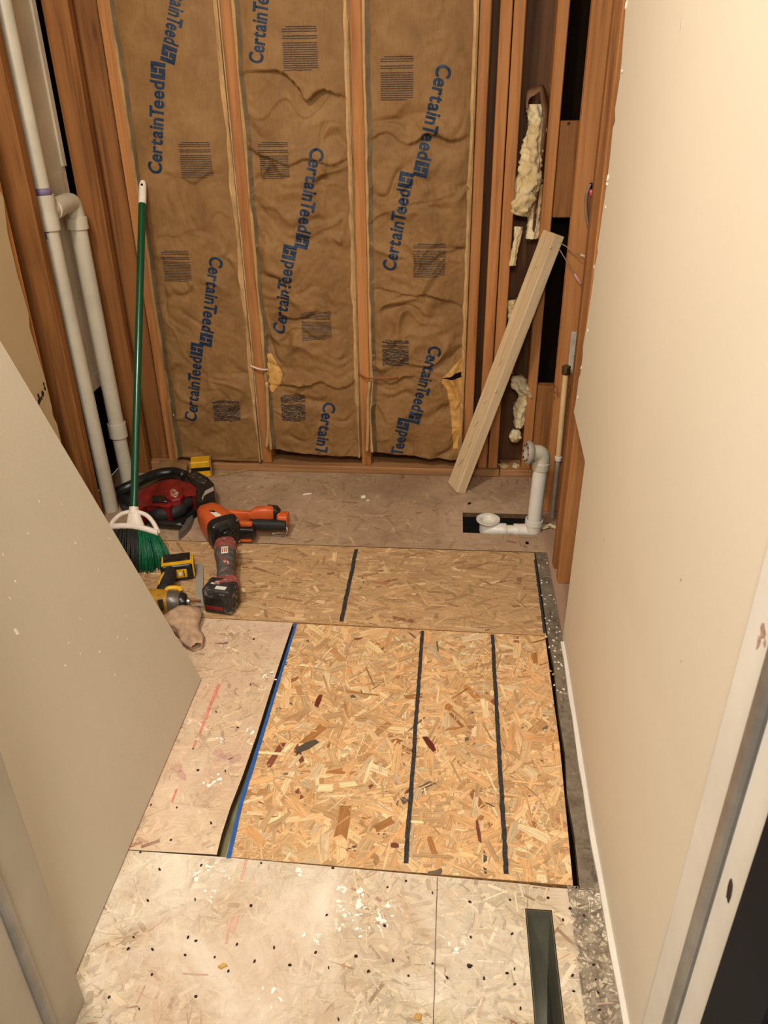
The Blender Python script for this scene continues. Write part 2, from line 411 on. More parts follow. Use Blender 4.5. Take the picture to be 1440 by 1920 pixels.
P_NEW = [(3, (236, 192, 142)), (3, (229, 183, 132)), (3, (241, 201, 153)), (0.9, (218, 168, 117)), (1.3, (246, 217, 176)), (0.04, (150, 88, 66)), (0.06, (112, 100, 88)), (0.3, (188, 132, 80))]
P_MID = [(3, (204, 166, 122)), (3, (194, 156, 112)), (2.2, (214, 178, 134)), (1.2, (180, 138, 96)), (0.8, (222, 190, 148)), (0.06, (132, 78, 62)), (0.2, (168, 118, 86))]
P_BACK = [(3, (186, 156, 126)), (3, (178, 148, 118)), (2, (195, 165, 135)), (1, (165, 134, 106)), (0.4, (150, 116, 92))]
P_OLD = [(3, (214, 196, 168)), (3, (206, 186, 157)), (2, (224, 208, 182)), (1.2, (194, 170, 140)), (0.6, (176, 148, 118)), (0.12, (160, 116, 96))]
P_LEFT = [(3, (218, 192, 160)), (3, (212, 184, 152)), (2, (226, 202, 172)), (1.0, (202, 170, 138)), (0.5, (186, 150, 120)), (0.12, (166, 112, 92))]
P_DIRT = [(3, (134, 122, 106)), (3, (122, 110, 96)), (1.5, (146, 132, 114)), (1, (106, 95, 82)), (0.5, (176, 162, 140))]
M['osb_new'] = osb_mat('fresh_osb', (222, 170, 102), 0.75, bumps=0.45)
M['osb_mid'] = osb_mat('dusty_osb', (196, 150, 100), 0.45, grime=0.66, grime_c=(150, 118, 88), bumps=0.3)
M['osb_back'] = osb_mat('aged_subfloor', (174, 142, 114), 0.3, grime=0.56, grime_c=(138, 110, 86), paint=0.64, paint_c=(200, 172, 146))
M['osb_old'] = osb_mat('paint_spattered_subfloor', (218, 200, 172), 0.42, paint=0.60, paint_c=(236, 226, 208), tint=(206, 178, 150), grime=0.70, grime_c=(178, 146, 118), grime_scale=6.0, bumps=0.5)
M['osb_left'] = osb_mat('worn_pink_subfloor', (216, 190, 158), 0.42, paint=0.64, paint_c=(226, 206, 180), bumps=0.5, tint=(206, 172, 150), grime=0.70, grime_c=(172, 136, 116))
M['osb_dirt'] = osb_mat('dirty_grey_subfloor', (140, 126, 108), 0.3, grime=0.54, grime_c=(84, 70, 56), grime_scale=26, splat=0.665)
for nm in ('osb_edge',):
    M[nm] = plain(nm, (168, 124, 78), 0.8, 0.2, var=0.25, scale=120)
M['osb_edge_dk'] = plain('old_board_edge', (96, 74, 54), 0.85, 0.15, var=0.25, scale=120)

# ------------------------------------------------------------------ the setting: floor
T = 0.018
def slab(name, regs, mat, edge, pal, n, L, W, seed, label, fl=None, bias=None, z=0.0, extra=None, t=T):
    bm = B(); cl = bm.loops.layers.float_color.new('Col'); bm.loops.layers.uv.verify()
    rng = random.Random(seed)
    for r in regs:
        r = ccw(r); prism(bm, r, z - t, z, mi=1)
    bm.faces.ensure_lookup_table()
    base = lin(pal[0][1])
    uvl = bm.loops.layers.uv.verify()
    for f in bm.faces:
        if f.normal.z > 0.9 or f.calc_center_median().z > z - 1e-4: f.material_index = 0
        for lp in f.loops: lp[cl] = (*base, 1); lp[uvl].uv = (lp.vert.co.x, lp.vert.co.y)
    for r in (fl or regs):
        a = ccw(r); A = 0.5 * sum(a[i][0] * a[(i + 1) % len(a)][1] - a[(i + 1) % len(a)][0] * a[i][1] for i in range(len(a)))
        flakes(bm, r, z, int(n * A), L, W, pal, rng, bias=bias)
    if extra: extra(bm, cl)
    return bm, [mat, edge]

def blob(bm, c, r, z, mi, rg, cl=None, n=9):
    ang = rg.uniform(0, 3); el = rg.uniform(0.3, 1.0); ca, sa = math.cos(ang), math.sin(ang); vv = []
    for i in range(n):
        t = 2 * math.pi * i / n; k_ = r * rg.uniform(0.45, 1.25); x, y = k_ * math.cos(t), k_ * el * math.sin(t)
        vv.append(bm.verts.new((c.x + x * ca - y * sa, c.y + x * sa + y * ca, z)))
    f = bm.faces.new(vv); f.material_index = mi; f.normal_update()
    if f.normal.z < 0: f.normal_flip()
def spray(bm, px, spread, r, n, mi, rg):
    c = F(*px)
    for i in range(int(n * 1.5)): blob(bm, c + V((rg.gauss(0, spread), rg.gauss(0, spread), 0)), r * 0.75 * rg.uniform(0.12, 1.0) ** 1.6, 0.0009 + 0.00004 * i, mi, rg)
def line_strip(bm, a, b, wd, z, mi, seed, n=60):
    a, b = V((a.x, a.y)), V((b.x, b.y)); d = (b - a).normalized(); nn = V((-d.y, d.x)); pr = None
    for i in range(n + 1):
        c = a + (b - a) * (i / n); w1 = wd * (1 + 0.45 * noise.noise(V((i * 0.9, seed, 0)))); w2 = wd * (1 + 0.45 * noise.noise(V((i * 0.9, seed, 8))))
        off = 0.0015 * noise.noise(V((i * 0.12, seed, 3)))
        l_ = c + nn * (w1 + off); r_ = c - nn * (w2 - off)
        cu_ = (bm.verts.new((l_.x, l_.y, z)), bm.verts.new((r_.x, r_.y, z)))
        if pr:
            f = bm.faces.new((pr[0], pr[1], cu_[1], cu_[0])); f.material_index = mi; f.normal_update()
            if f.normal.z < 0: f.normal_flip()
        pr = cu_
def left_marks(bm, cl):
    rg = random.Random(61)
    for px, sp, r, n in (((505, 1267), 0.010, 0.014, 7), ((495, 1289), 0.008, 0.008, 6), ((461, 1371), 0.008, 0.012, 6), ((470, 1393), 0.006, 0.008, 5), ((414, 1389), 0.006, 0.007, 5), ((396, 1468), 0.014, 0.010, 9), ((355, 1356), 0.005, 0.007, 4), ((420, 1203), 0.008, 0.006, 4)): spray(bm, px, sp, r, n, 2, rg)
    for a, b, wd in (((411, 1283), (399, 1312), 0.0040), ((399, 1312), (384, 1350), 0.0034), ((383, 1352), (374, 1378), 0.0026), ((368, 1388), (363, 1402), 0.0022), ((331, 1480), (322, 1505), 0.0020)): line_strip(bm, F(*a), F(*b), wd, 0.0012, 3, a[0], 14)
    for (px, r) in (((342, 1452), 0.020), ((335, 1440), 0.015), ((425, 1418), 0.016), ((440, 1424), 0.018), ((407, 1412), 0.014)): blob(bm, F(*px), r, 0.0008, 4, rg)
def front_marks(bm, cl):
    rg = random.Random(62)
    for px, sp, r, n in (((634, 1664), 0.005, 0.009, 5), ((633, 1689), 0.006, 0.007, 5), ((638, 1704), 0.006, 0.008, 6), ((678, 1694), 0.012, 0.012, 12), ((731, 1693), 0.007, 0.009, 7), ((720, 1732), 0.008, 0.010, 9), ((654, 1719), 0.010, 0.007, 6), ((601, 1763), 0.005, 0.009, 4), ((634, 1738), 0.006, 0.007, 4), ((683, 1745), 0.008, 0.006, 5), ((559, 1635), 0.007, 0.012, 4), ((704, 1714), 0.012, 0.006, 5),
                         ((385, 1640), 0.016, 0.010, 12), ((412, 1650), 0.012, 0.008, 8), ((392, 1683), 0.008, 0.007, 6), ((178, 1782), 0.006, 0.009, 3), ((575, 1755), 0.006, 0.006, 3), ((860, 1780), 0.010, 0.010, 5), ((500, 1890), 0.02, 0.012, 6)): spray(bm, px, sp, r, n, 2, rg)
    line_strip(bm, F(820, 1646), F(812, 1935), 0.0007, 0.0011, 1, 5, 50)
    for a, b, wd in (((462, 1612), (452, 1650), 0.0028), ((432, 1722), (424, 1770), 0.0022), ((446, 1716), (436, 1748), 0.0032)): line_strip(bm, F(*a), F(*b), wd, 0.0010, 3, a[0], 14)
    for a, b in (((272, 1848), (256, 1882)), ((1117, 1884), (1149, 1881)), ((343, 1826), (390, 1828))): line_strip(bm, F(*a), F(*b), 0.0012, 0.0012, 4, a[0], 8)
# front
bm, ms = slab('floor', [[(-1.36, -1.2), (0.176, -1.2), (0.176, 1.028), (-0.25, 1.040), (-0.45, 1.0455), (-0.62, 1.0465), (-1.36, 1.057)], [(0.227, -1.2), (0.40, -1.2), (0.40, 1.022), (0.227, 1.024)],
                        [(0.176, 0.975), (0.227, 0.975), (0.227, 1.024), (0.176, 1.028)], [(0.176, -1.2), (0.227, -1.2), (0.227, 0.69), (0.176, 0.69)]],
              M['osb_old'], M['osb_edge_dk'], P_OLD, 10000, (0.012, 0.055), (0.003, 0.013), 11, '', fl=[[(-0.66, 0.62), (0.176, 0.62), (0.176, 1.027), (-0.25, 1.039), (-0.66, 1.046)], [(0.176, 0.976), (0.227, 0.976), (0.227, 1.022), (0.176, 1.024)]], extra=front_marks)
flakes(bm, [(0.227, 0.62), (0.29, 0.62), (0.30, 0.86), (0.262, 0.965), (0.227, 0.985)], 0, 260, (0.02, 0.06), (0.005, 0.018), P_OLD, random.Random(5))
struct('floor', bm, ms + [M['plaster'], M['pinkchalk'], M['stain']], 'whitish paint-spattered old subfloor in the foreground with a register hole', 'floor')
# left of the new panel
bm, ms = slab('floor', [[(-1.36, 1.0595), (-0.62, 1.0485), (-0.450, 1.0500), (-0.453, 1.10), (-0.4525, 1.17), (-0.447, 1.26), (-0.443, 1.39), (-0.4425, 1.55), (-0.440, 1.72), (-0.4375, 1.846), (-1.36, 1.862)]],
              M['osb_left'], M['osb_edge_dk'], P_LEFT, 8000, (0.012, 0.055), (0.003, 0.013), 12, '', fl=[[(-0.68, 1.055), (-0.455, 1.053), (-0.455, 1.18), (-0.445, 1.39), (-0.4395, 1.844), (-0.90, 1.85)]], extra=left_marks)
struct('floor', bm, ms + [M['plaster'], M['redchalk'], M['stain']], 'worn pinkish subfloor board between the leaning sheet and the blue tape', 'floor')
# back, under the old tub, with the drain opening
hx0, hx1, hy0, hy1 = 0.066, 0.330, 2.405, 2.553
YS = 2.290
bm, ms = slab('floor', [[(-1.36, YS), (hx0, YS), (hx0, 3.0), (-1.36, 3.0)], [(hx1, YS), (0.50, YS), (0.50, 3.0), (hx1, 3.0)], [(hx0, YS), (hx1, YS), (hx1, hy0), (hx0, hy0)], [(hx0, hy1), (hx1, hy1), (hx1, 3.0), (hx0, 3.0)]],
              M['osb_back'], M['osb_edge_dk'], P_BACK, 1500, (0.02, 0.07), (0.005, 0.018), 13, '',
              fl=[[(-1.2, YS), (hx0, YS), (hx0, 2.85), (-1.2, 2.85)], [(hx0, hy1), (0.33, hy1), (0.33, 2.85), (hx0, 2.85)]])
flakes(bm, [(hx0, YS), (hx1, YS), (hx1, hy0), (hx0, hy0)], 0, 60, (0.02, 0.05), (0.005, 0.015), P_BACK, random.Random(8))
struct('floor', bm, ms, 'brown aged subfloor along the back wall with the drain opening', 'floor')
# dirty strip along the right wall
strip_l = [(0.2865, 1.024), (0.292, 1.15), (0.290, 1.26), (0.300, 1.38), (0.300, 1.52), (0.307, 1.70), (0.304, 1.84), (0.3075, 2.05), (0.309, YS - 0.002)]
bm, ms = slab('floor', [strip_l + [(0.50, YS - 0.002), (0.50, 1.024)]], M['osb_dirt'], M['osb_edge_dk'], P_DIRT, 4200, (0.008, 0.035), (0.003, 0.010), 14, '', fl=[[(0.307, 1.03), (0.36, 1.03), (0.36, YS), (0.310, YS)]])
flakes(bm, [(0.227 + 0.035, 0.70), (0.36, 0.70), (0.36, 1.03), (0.262, 1.03)], 0.0006, 800, (0.008, 0.035), (0.002, 0.008), [(3, (156, 143, 124)), (3, (163, 150, 131)), (2, (170, 157, 137)), (1, (146, 133, 115)), (0.6, (182, 168, 147))], random.Random(31), step=1e-5)
struct('floor', bm, ms, 'dirty grey subfloor strip along the right wall', 'floor')
# ground far below the gaps
bm = B(); box(bm, (-1.6, -1.2, -0.40), (1.2, 3.4, -0.38)); struct('floor', bm, M['subdirt'], 'dark crawl space under the subfloor', 'floor')
# joist in the left gap
bm = B(); box(bm, (-0.470, 1.06, -0.20), (-0.408, 2.98, -0.048)); j_ = obj('floor_joist', bm, plain('pale_joist', (190, 180, 128), 0.7, 0.2)); tag(j_, 'pale floor joist showing in the gap beside the blue tape', 'joist')

# ------------------------------------------------------------------ walls and ceiling
XW = 0.346
yz = [(0.72, 0.0), (1.828, 0.0), (1.822, 0.12), (1.812, 0.25), (1.80, 0.36), (1.790, 0.47), (1.783, 0.554), (1.86, 0.566), (1.95, 0.580), (2.062, 0.596)]
rg = random.Random(3)
z_ = 0.62
while z_ < 2.43:
    yb = np.interp(z_, [0.6, 0.85, 1.12, 1.40, 1.54, 2.5], [2.062, 2.010, 1.968, 1.952, 1.975, 1.985])
    yz.append((yb + rg.uniform(-0.014, 0.009), z_)); z_ += rg.uniform(0.012, 0.06)
yz += [(1.98, 2.44), (0.72, 2.44)]
bm = B()
lo_ = [bm.verts.new((XW, y, z)) for y, z in yz]; hi_ = [bm.verts.new((XW + 0.0127, y, z)) for y, z in yz]
fs = [bm.faces.new(lo_), bm.faces.new(hi_[::-1])]
for i in range(len(yz)):
    f = bm.faces.new((lo_[i], lo_[(i + 1) % len(yz)], hi_[(i + 1) % len(yz)], hi_[i])); f.material_index = 1
[f.normal_update() for f in bm.faces]; bmesh.ops.triangulate(bm, faces=fs)
for (a, b, w_, h_) in ((1132, 1012, 1, 4), (1152, 1215, 1, 6), (1151, 1222, 0.8, 3), (1198, 1514, 3, 1), (1276, 1087, 1, 3), (1277, 1240, 0.7, 3), (1275, 45, 3, 9), (1131, 835, 2, 5)):
    p = PX(a, b, XW - 0.0006); q_ = [(-w_, -h_ * 0.8), (w_ * 0.3, -h_), (w_, h_ * 0.6), (-w_ * 0.4, h_)]
    f = bm.faces.new([bm.verts.new((XW - 0.0006, p.y + y * 0.001, p.z + z * 0.001)) for y, z in q_]); f.material_index = 1 if b in (45, 835) else 2
for (a, b, r) in ((1164, 134, 4), (1138, 334, 6), (1136, 345, 4), (1133, 388, 3), (1172, 10, 5), (1112, 500, 3), (1100, 620, 3), (1088, 690, 4), (1081, 745, 3)):
    p = PX(a + 2, b, XW - 0.001); s_ = r * 0.0011
    n0 = len(bm.faces); bmesh.ops.create_icosphere(bm, subdivisions=1, radius=s_, matrix=Matrix.Translation(p) @ Matrix.Rotation(a, 4, 'X') @ Matrix.Diagonal((0.5, 1.0, 1.8, 1)))
    bm.faces.ensure_lookup_table()
    for f in bm.faces[n0:]: f.material_index = 1
bm.faces.ensure_lookup_table()
bmesh.ops.recalc_face_normals(bm, faces=bm.faces)
struct('wall_right', bm, [M['wall'], M['gyp'], plain('wall_tick', (120, 92, 70), 0.8, 0.2)], 'cream painted drywall on the right with a torn far edge', 'wall')
# torn paper and gypsum crumbs along the edge are in the wall mesh; outer skin of the right wall cavity
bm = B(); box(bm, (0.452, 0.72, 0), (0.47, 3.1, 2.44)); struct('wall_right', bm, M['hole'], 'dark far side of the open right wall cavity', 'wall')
bm = B(); box(bm, (-1.36, 2.972, 0), (0.50, 2.99, 2.44)); struct('wall_back', bm, M['sheath'], 'dark brown sheathing behind the open studs of the back wall', 'wall')
bm = B(); box(bm, (-1.36, -1.3, 2.44), (0.47, 3.0, 2.46)); struct('ceiling', bm, M['wall'], 'ceiling above the room, out of view', 'ceiling')
XL = -1.245
# left drywall with ragged edge
yz = [(0.74, 0.0), (2.20, 0.0)]; z_ = 0.05; rg = random.Random(9)
while z_ < 2.40:
    yz.append((2.232 + rg.uniform(-0.014, 0.012) + 0.01 * math.sin(z_ * 5), z_)); z_ += rg.uniform(0.02, 0.10)
yz += [(2.23, 2.44), (0.74, 2.44)]
bm = B()
lo_ = [bm.verts.new((XL, y, z)) for y, z in yz]; hi_ = [bm.verts.new((XL - 0.0127, y, z)) for y, z in yz]
fs = [bm.faces.new(lo_), bm.faces.new(hi_[::-1])]
for i in range(len(yz)):
    f = bm.faces.new((lo_[i], lo_[(i + 1) % len(yz)], hi_[(i + 1) % len(yz)], hi_[i])); f.material_index = 1
[f.normal_update() for f in bm.faces]; bmesh.ops.triangulate(bm, faces=fs)
for (a, b) in ((72, 742), (75, 748), (78, 746), (80, 738), (84, 728), (76, 751), (73, 753), (82, 720)):   # dark specks on the paint
    p = PX(a, b, XL + 0.0008); s = rg.uniform(0.003, 0.008)
    vv = [bm.verts.new((p.x, p.y + s * math.cos(t), p.z + s * 1.4 * math.sin(t))) for t in (0, 1, 2.2, 3.3, 4.4, 5.3)]
    bm.faces.new(vv).material_index = 2
bmesh.ops.recalc_face_normals(bm, faces=bm.faces)
struct('wall_left', bm, [M['wall_l'], M['gyp'], M['black']], 'cream drywall remnant on the left with a ragged torn edge', 'wall')
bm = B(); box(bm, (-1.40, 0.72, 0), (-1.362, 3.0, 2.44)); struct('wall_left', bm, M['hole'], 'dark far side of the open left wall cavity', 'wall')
# wall with the doorway we stand in
bm = B(); box(bm, (-1.36, 0.56, 0), (-0.66, 0.735, 2.44)); struct('wall_front', bm, M['greige'], 'greige wall beside the doorway, out of view at the left', 'wall')
bm = B(); box(bm, (0.0, 0, 0), (0.115, 1, 1)); bm.free()
# left jamb
bm = B(); box(bm, (-0.66, 0.40, 0), (-0.600, 0.745, 2.44), 0.006, seg=3)
j_ = struct('trim_1', bm, M['jamb'], 'blurred greige door jamb at the left with a steel strip', 'door jamb', False)
bm = B()
pts = [(-0.600, 0.640), (-0.600, 0.664)]
n_ = 8
for zz0, zz1 in ((0.0, 2.3),):
    prof = [(-0.600 + 0.009 * math.sin(math.pi * i / n_), 0.640 + 0.012 * (1 - math.cos(math.pi * i / n_))) for i in range(n_ + 1)]
    prism(bm, [V(p) for p in prof], zz0, zz1)
s_ = obj('edge_strip', bm, M['steel'], j_); s_['label'] = 'grey metal strip on the left jamb'
# right jamb
bm = B(); box(bm, (0.3405, 0.580, 0), (0.40, 0.742, 2.44), 0.004, seg=2)
j_ = struct('trim_2', bm, M['white'], 'blurred white door jamb at the right with a steel strip', 'door jamb', False)
bm = B()
prof = [(0.3405 - 0.010 * math.sin(math.pi * i / n_), 0.640 + 0.016 * (1 - math.cos(math.pi * i / n_))) for i in range(n_ + 1)]
prism(bm, [V(p) for p in prof], 0, 2.3)
s_ = obj('edge_strip', bm, M['steel'], j_); s_['label'] = 'grey metal strip on the right jamb'
bm = B(); c_ = PX(1367, 1670, 0.3395)
vv = []
for i in range(14):
    t = 2 * math.pi * i / 14; r_ = 1 + 0.25 * noise.noise(V((i * 1.3, 2, 1)))
    vv.append(V((0.3398, c_.y + 0.0065 * r_ * math.cos(t) + 0.002 * math.sin(t), c_.z + 0.017 * r_ * math.sin(t))))
ctr = bm.verts.new((0.3375, c_.y, c_.z)); vv = [bm.verts.new(v) for v in vv]
for i in range(14): bm.faces.new((ctr, vv[i], vv[(i + 1) % 14]))
s_ = obj('chipped_spot', bm, plain('bare_chip', (62, 46, 36), 0.8, 0.2, wear=0.62, wear_c=(150, 130, 112)), j_); s_['label'] = 'dark chipped spot in the white paint'
bm = B()
rg = random.Random(5)
for (a, b, r) in ((1430, 1185, 0.008), (1424, 1200, 0.006), (1434, 1206, 0.005), (1420, 1212, 0.004)):
    p = PX(a, b, 0.3402); vv = [bm.verts.new((0.3402, p.y + r * rg.uniform(0.5, 1.1) * math.cos(t), p.z + r * 1.3 * rg.uniform(0.5, 1.1) * math.sin(t))) for t in np.linspace(0, 5.6, 9)]
    f = bm.faces.new(vv)
solid(bm, 0.0003); s_ = obj('scuff', bm, plain('brown_scuff', (176, 146, 124), 0.7, 0.2, var=0.2, scale=120), j_); s_['label'] = 'brownish scuff on the white jamb'
bm = B(); box(bm, (0.325, 0.40, 0), (0.40, 0.566, 2.44), 0.004); box(bm, (0.318, 0.45, 0), (0.326, 0.535, 2.44), 0.003)
struct('door_1', bm, M['navy'], 'dark slate edge of the door at the lower right corner', 'door')
# bottom trim of right wall
bm = B()
for i in range(14):
    y0, y1 = 0.745 + i * (1.80 - 0.745) / 14, 0.745 + (i + 1) * (1.80 - 0.745) / 14
    xa = 0.3235 + 0.014 * max(0, (y0 - 1.2) / 0.6); xb = 0.3235 + 0.014 * max(0, (y1 - 1.2) / 0.6)
    prism(bm, [V((xa + 0.001 * math.sin(i * 2.1), y0)), V((xa + 0.0105, y0)), V((xb + 0.0105, y1)), V((xb + 0.001 * math.sin((i + 1) * 2.1), y1))], 0.0, 0.007)
bw = B(); pr = None
for i in range(16):
    y0 = 0.742 + i * (1.82 - 0.742) / 15; xa = min(XW - 0.0005, 0.3335 + 0.0135 * max(0, (y0 - 1.2) / 0.6))
    row = [bw.verts.new(q_) for q_ in ((xa, y0, 0), (xa, y0, 0.006), (0.6 * xa + 0.4 * XW, y0, 0.22), (XW + 0.0010, y0, 0.56), (XW + 0.002, y0, 0.56), (XW, y0, 0))]
    if pr:
        for c in range(6): bw.faces.new((pr[c], pr[(c + 1) % 6], row[(c + 1) % 6], row[c]))
    else: bw.faces.new(row)
    pr = row
bw.faces.new(pr[::-1]); bmesh.ops.recalc_face_normals(bw, faces=bw.faces)
struct('wall_right', bw, M['wall'], 'slightly bulging foot of the cream right wall', 'wall', False)
struct('baseboard_right', bm, M['white'], 'narrow white strip along the foot of the right wall', 'baseboard')

# ------------------------------------------------------------------ framing
YB = 2.872; SD = 0.089
def stud(x0, x1, y0, y1, z0, z1, mat, label, group='wall studs', bev=0.003, name='wall_stud', cat='stud'):
    bm = B(); cx, cy = (x0 + x1) / 2, (y0 + y1) / 2
    box(bm, (x0 - cx, y0 - cy, 0), (x1 - cx, y1 - cy, z1 - z0), bev)
    o = obj(name, bm, mat); o.location = (cx, cy, z0); tag(o, label, cat, group); return o
PT = 0.030
stud(-1.245, -1.155, YB + 0.02, YB + 0.058, PT, 2.43, M['stud_dark'], 'wide flat board in the back left corner behind the broom handle')
stud(-1.300, -1.214, 2.812, 2.850, 0, 2.43, M['stud_dark'], 'corner stud of the left wall, between the pale pipes and the corner', )
stud(-1.145, -1.107, YB, YB + SD, PT, 2.43, M['stud'], 'leftmost stud of the back wall, left of the first insulation batt')
stud(-0.750, -0.712, YB, YB + SD, PT, 2.43, M['stud'], 'back wall stud between the left and the middle insulation batts')
stud(-0.341, -0.303, YB, YB + SD, PT, 2.43, M['stud'], 'back wall stud between the middle and the right insulation batts')
stud(0.064, 0.100, YB, YB + SD, PT, 2.43, M['stud'], 'back wall stud along the right edge of the right insulation batt')
stud(0.127, 0.164, YB, YB + SD, PT, 2.43, M['stud'], 'left stud of the close pair on the back wall behind the leaning offcut')
stud(0.168, 0.205, YB, YB + SD, PT, 2.43, M['stud'], 'right stud of the close pair on the back wall behind the leaning offcut')
stud(0.300, 0.336, YB, YB + SD, PT, 2.43, M['stud'], 'corner stud of the back wall right of the loose yellow insulation')
for (x0, x1, y) in ((-1.34, 0.30, 0),):
    bm = B(); box(bm, (-1.245, YB - 0.016, 0), (0.214, YB + SD, PT), 0.003)
    o = obj('bottom_plate', bm, M['plate']); tag(o, 'long bottom plate board along the foot of the back wall', 'plate')
bm = B(); box(bm, (0.217, YB - 0.012, 0), (0.345, YB + SD, PT), 0.003)
o = obj('bottom_plate', bm, M['plate']); tag(o, 'short bottom plate piece behind the standing drain pipe', 'plate')
# right wall
XS = XW + 0.014
bm = B(); box(bm, (XW + 0.0, 1.84, 0), (0.448, 2.95, 0.006), 0.001)
o = obj('bottom_plate', bm, M['plate_y']); tag(o, 'dusty bottom plate of the right wall beside the dirty floor strip', 'plate')
stud(XS, XS + SD, 2.565, 2.603, 0.006, 2.43, M['stud'], 'wide faced stud of the right wall behind the tan water stub', )
stud(XS, XS + SD, 2.095, 2.133, 0.006, 2.43, M['stud'], 'near stud of the right wall beside the torn drywall edge')
stud(XS - 0.004, XS + 0.08, 2.180, 2.218, 0.006, 2.43, M['stud_dark'], 'darker second stud of the right wall, just behind the near one')
def block(px, y0, y1, z0, z1, label):
    stud(XW - 0.008, 0.448, y0, y1, z0, z1, M['stud_dark'], label, 'blocking in the right wall', 0.002, 'wall_blocking', 'blocking')
gs = [x for x in bpy.data.objects if x.get('label', '').startswith('wide faced stud')][0]
for strokes in (((1040, 722, 1046, 730), (1046, 730, 1041, 738), (1041, 738, 1037, 730), (1037, 730, 1040, 722), (1045, 735, 1045, 745), (1048, 735, 1048, 746), (1039, 742, 1039, 750)),
                ((1066, 722, 1070, 730), (1070, 730, 1074, 720), (1067, 736, 1067, 746), (1070, 736, 1070, 746)), ((1064, 825, 1060, 833), (1061, 832, 1066, 840), (1068, 826, 1066, 836))):
    bm = B()
    for (a0, b0, a1, b1) in strokes:
        p, q_ = PY(a0, b0, 2.5638), PY(a1, b1, 2.5638); dd_ = (q_ - p).normalized(); nn_ = V((-dd_.z, 0, dd_.x)) * 0.0008
        bm.faces.new([bm.verts.new(v) for v in (p - nn_, q_ - nn_, q_ + nn_, p + nn_)])
    o = obj('grade_stamp', bm, M['ink_k']); o.parent = gs; o.matrix_parent_inverse = Matrix.Translation(-gs.location); o['label'] = 'faded dark ink stamp on the stud face'
block(0, 2.86, 2.90, 0.985, 1.28, 'upper wood block between the corner stud and the right wall stud')
block(0, 2.86, 2.90, 0.006, 0.385, 'lower wood block between the corner stud and the right wall stud')
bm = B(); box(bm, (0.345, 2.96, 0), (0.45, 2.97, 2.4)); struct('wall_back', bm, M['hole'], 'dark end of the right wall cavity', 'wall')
# left wall studs
stud(XL - SD, XL - 0.012, 2.205, 2.262, 0, 2.43, M['stud'], 'left wall stud carrying the torn drywall edge')
stud(XL - SD, XL, 2.385, 2.425, 0, 2.43, M['stud_dark'], 'left wall stud just in front of the white pipes')

# ------------------------------------------------------------------ insulation batts
def vnoise(shape, cells, rng):
    """smooth value noise on a grid"""
    cz, cx = cells; g = rng.standard_normal((cz + 3, cx + 3))
    z = np.linspace(0, cz, shape[0]); x = np.linspace(0, cx, shape[1]); iz, ix = z.astype(int), x.astype(int); fz, fx = (z - iz), (x - ix)
    fz = (fz * fz * (3 - 2 * fz))[:, None]; fx = (fx * fx * (3 - 2 * fx))[None, :]
    A = g[np.ix_(iz, ix)]; B_ = g[np.ix_(iz, ix + 1)]; C_ = g[np.ix_(iz + 1, ix)]; D_ = g[np.ix_(iz + 1, ix + 1)]
    return (A * (1 - fx) + B_ * fx) * (1 - fz) + (C_ * (1 - fx) + D_ * fx) * fz
FOLD = {0: [(1.13, 0.02, 0.010, 0.05), (0.42, 0.0, 0.014, 0.05), (0.95, 0.25, 0.008, 0.05)],
        1: [(1.40, -0.16, 0.030, 0.060), (1.335, 0.32, 0.016, 0.045), (1.18, -0.10, 0.024, 0.05), (0.37, 0.05, 0.020, 0.06), (0.93, 0.3, 0.012, 0.06)],
        2: [(1.235, 0.10, 0.026, 0.06), (1.02, 0.3, 0.014, 0.05), (0.72, -0.22, 0.018, 0.06), (0.40, -0.12, 0.018, 0.05)]}
NZ, NX, ZMAX, BW = 620, 100, 2.48, 0.36
GRID = []
for bi in range(3):
    rng = np.random.default_rng(40 + bi); zz = np.linspace(0, ZMAX, NZ)[:, None]; uu = np.linspace(0, 1, NX)[None, :]; xx = uu * BW
    e = 1 - np.abs(2 * uu - 1) ** 3.2 + 0 * zz
    low = np.clip((1.62 - zz) / 0.55, 0.25, 1.0) if bi != 0 else np.clip((1.15 - zz) / 0.5, 0.2, 0.8)
    h = 0.018 * e + 0.007 * vnoise((NZ, NX), (9, 2), rng) * e
    wx = 0.030 * vnoise((NZ, NX), (30, 5), rng); wz = 0.030 * vnoise((NZ, NX), (30, 5), rng)
    for (zf, sl, a, wd) in FOLD[bi]:
        d = zz - zf - sl * (xx - BW / 2) + wz * 0.7
        env = e * np.clip(0.6 + 0.5 * vnoise((NZ, NX), (4, 3), rng), 0.1, 1.2)
        h += a * env * np.where(d > 0, np.exp(-(d / wd) ** 1.2 * 1.6) * 0.7, -np.exp(-(-d / (wd * 0.5)) ** 1.1) * 0.5)
    cr = np.zeros_like(h)
    for k_ in range(330):
        cz, cx = rng.uniform(0, 2.0), rng.uniform(-0.02, BW + 0.02); an = rng.normal(0, 0.75); L = rng.uniform(0.04, 0.16); wd = rng.uniform(0.006, 0.030); a = rng.normal(0, 1) * 0.0068 * (wd / 0.022)
        dx, dz = xx + wx - cx, zz + wz - cz; al = dx * math.cos(an) + dz * math.sin(an); ac = -dx * math.sin(an) + dz * math.cos(an)
        ten = np.clip(1 - np.abs(ac) / wd, 0, 1) * np.clip(1.25 * (1 - np.abs(al) / L), 0, 1)
        cr += a * ten
    h += cr * low * np.minimum(e * 1.6, 1) + 0.0009 * vnoise((NZ, NX), (240, 36), rng) * low
    GRID.append(h)
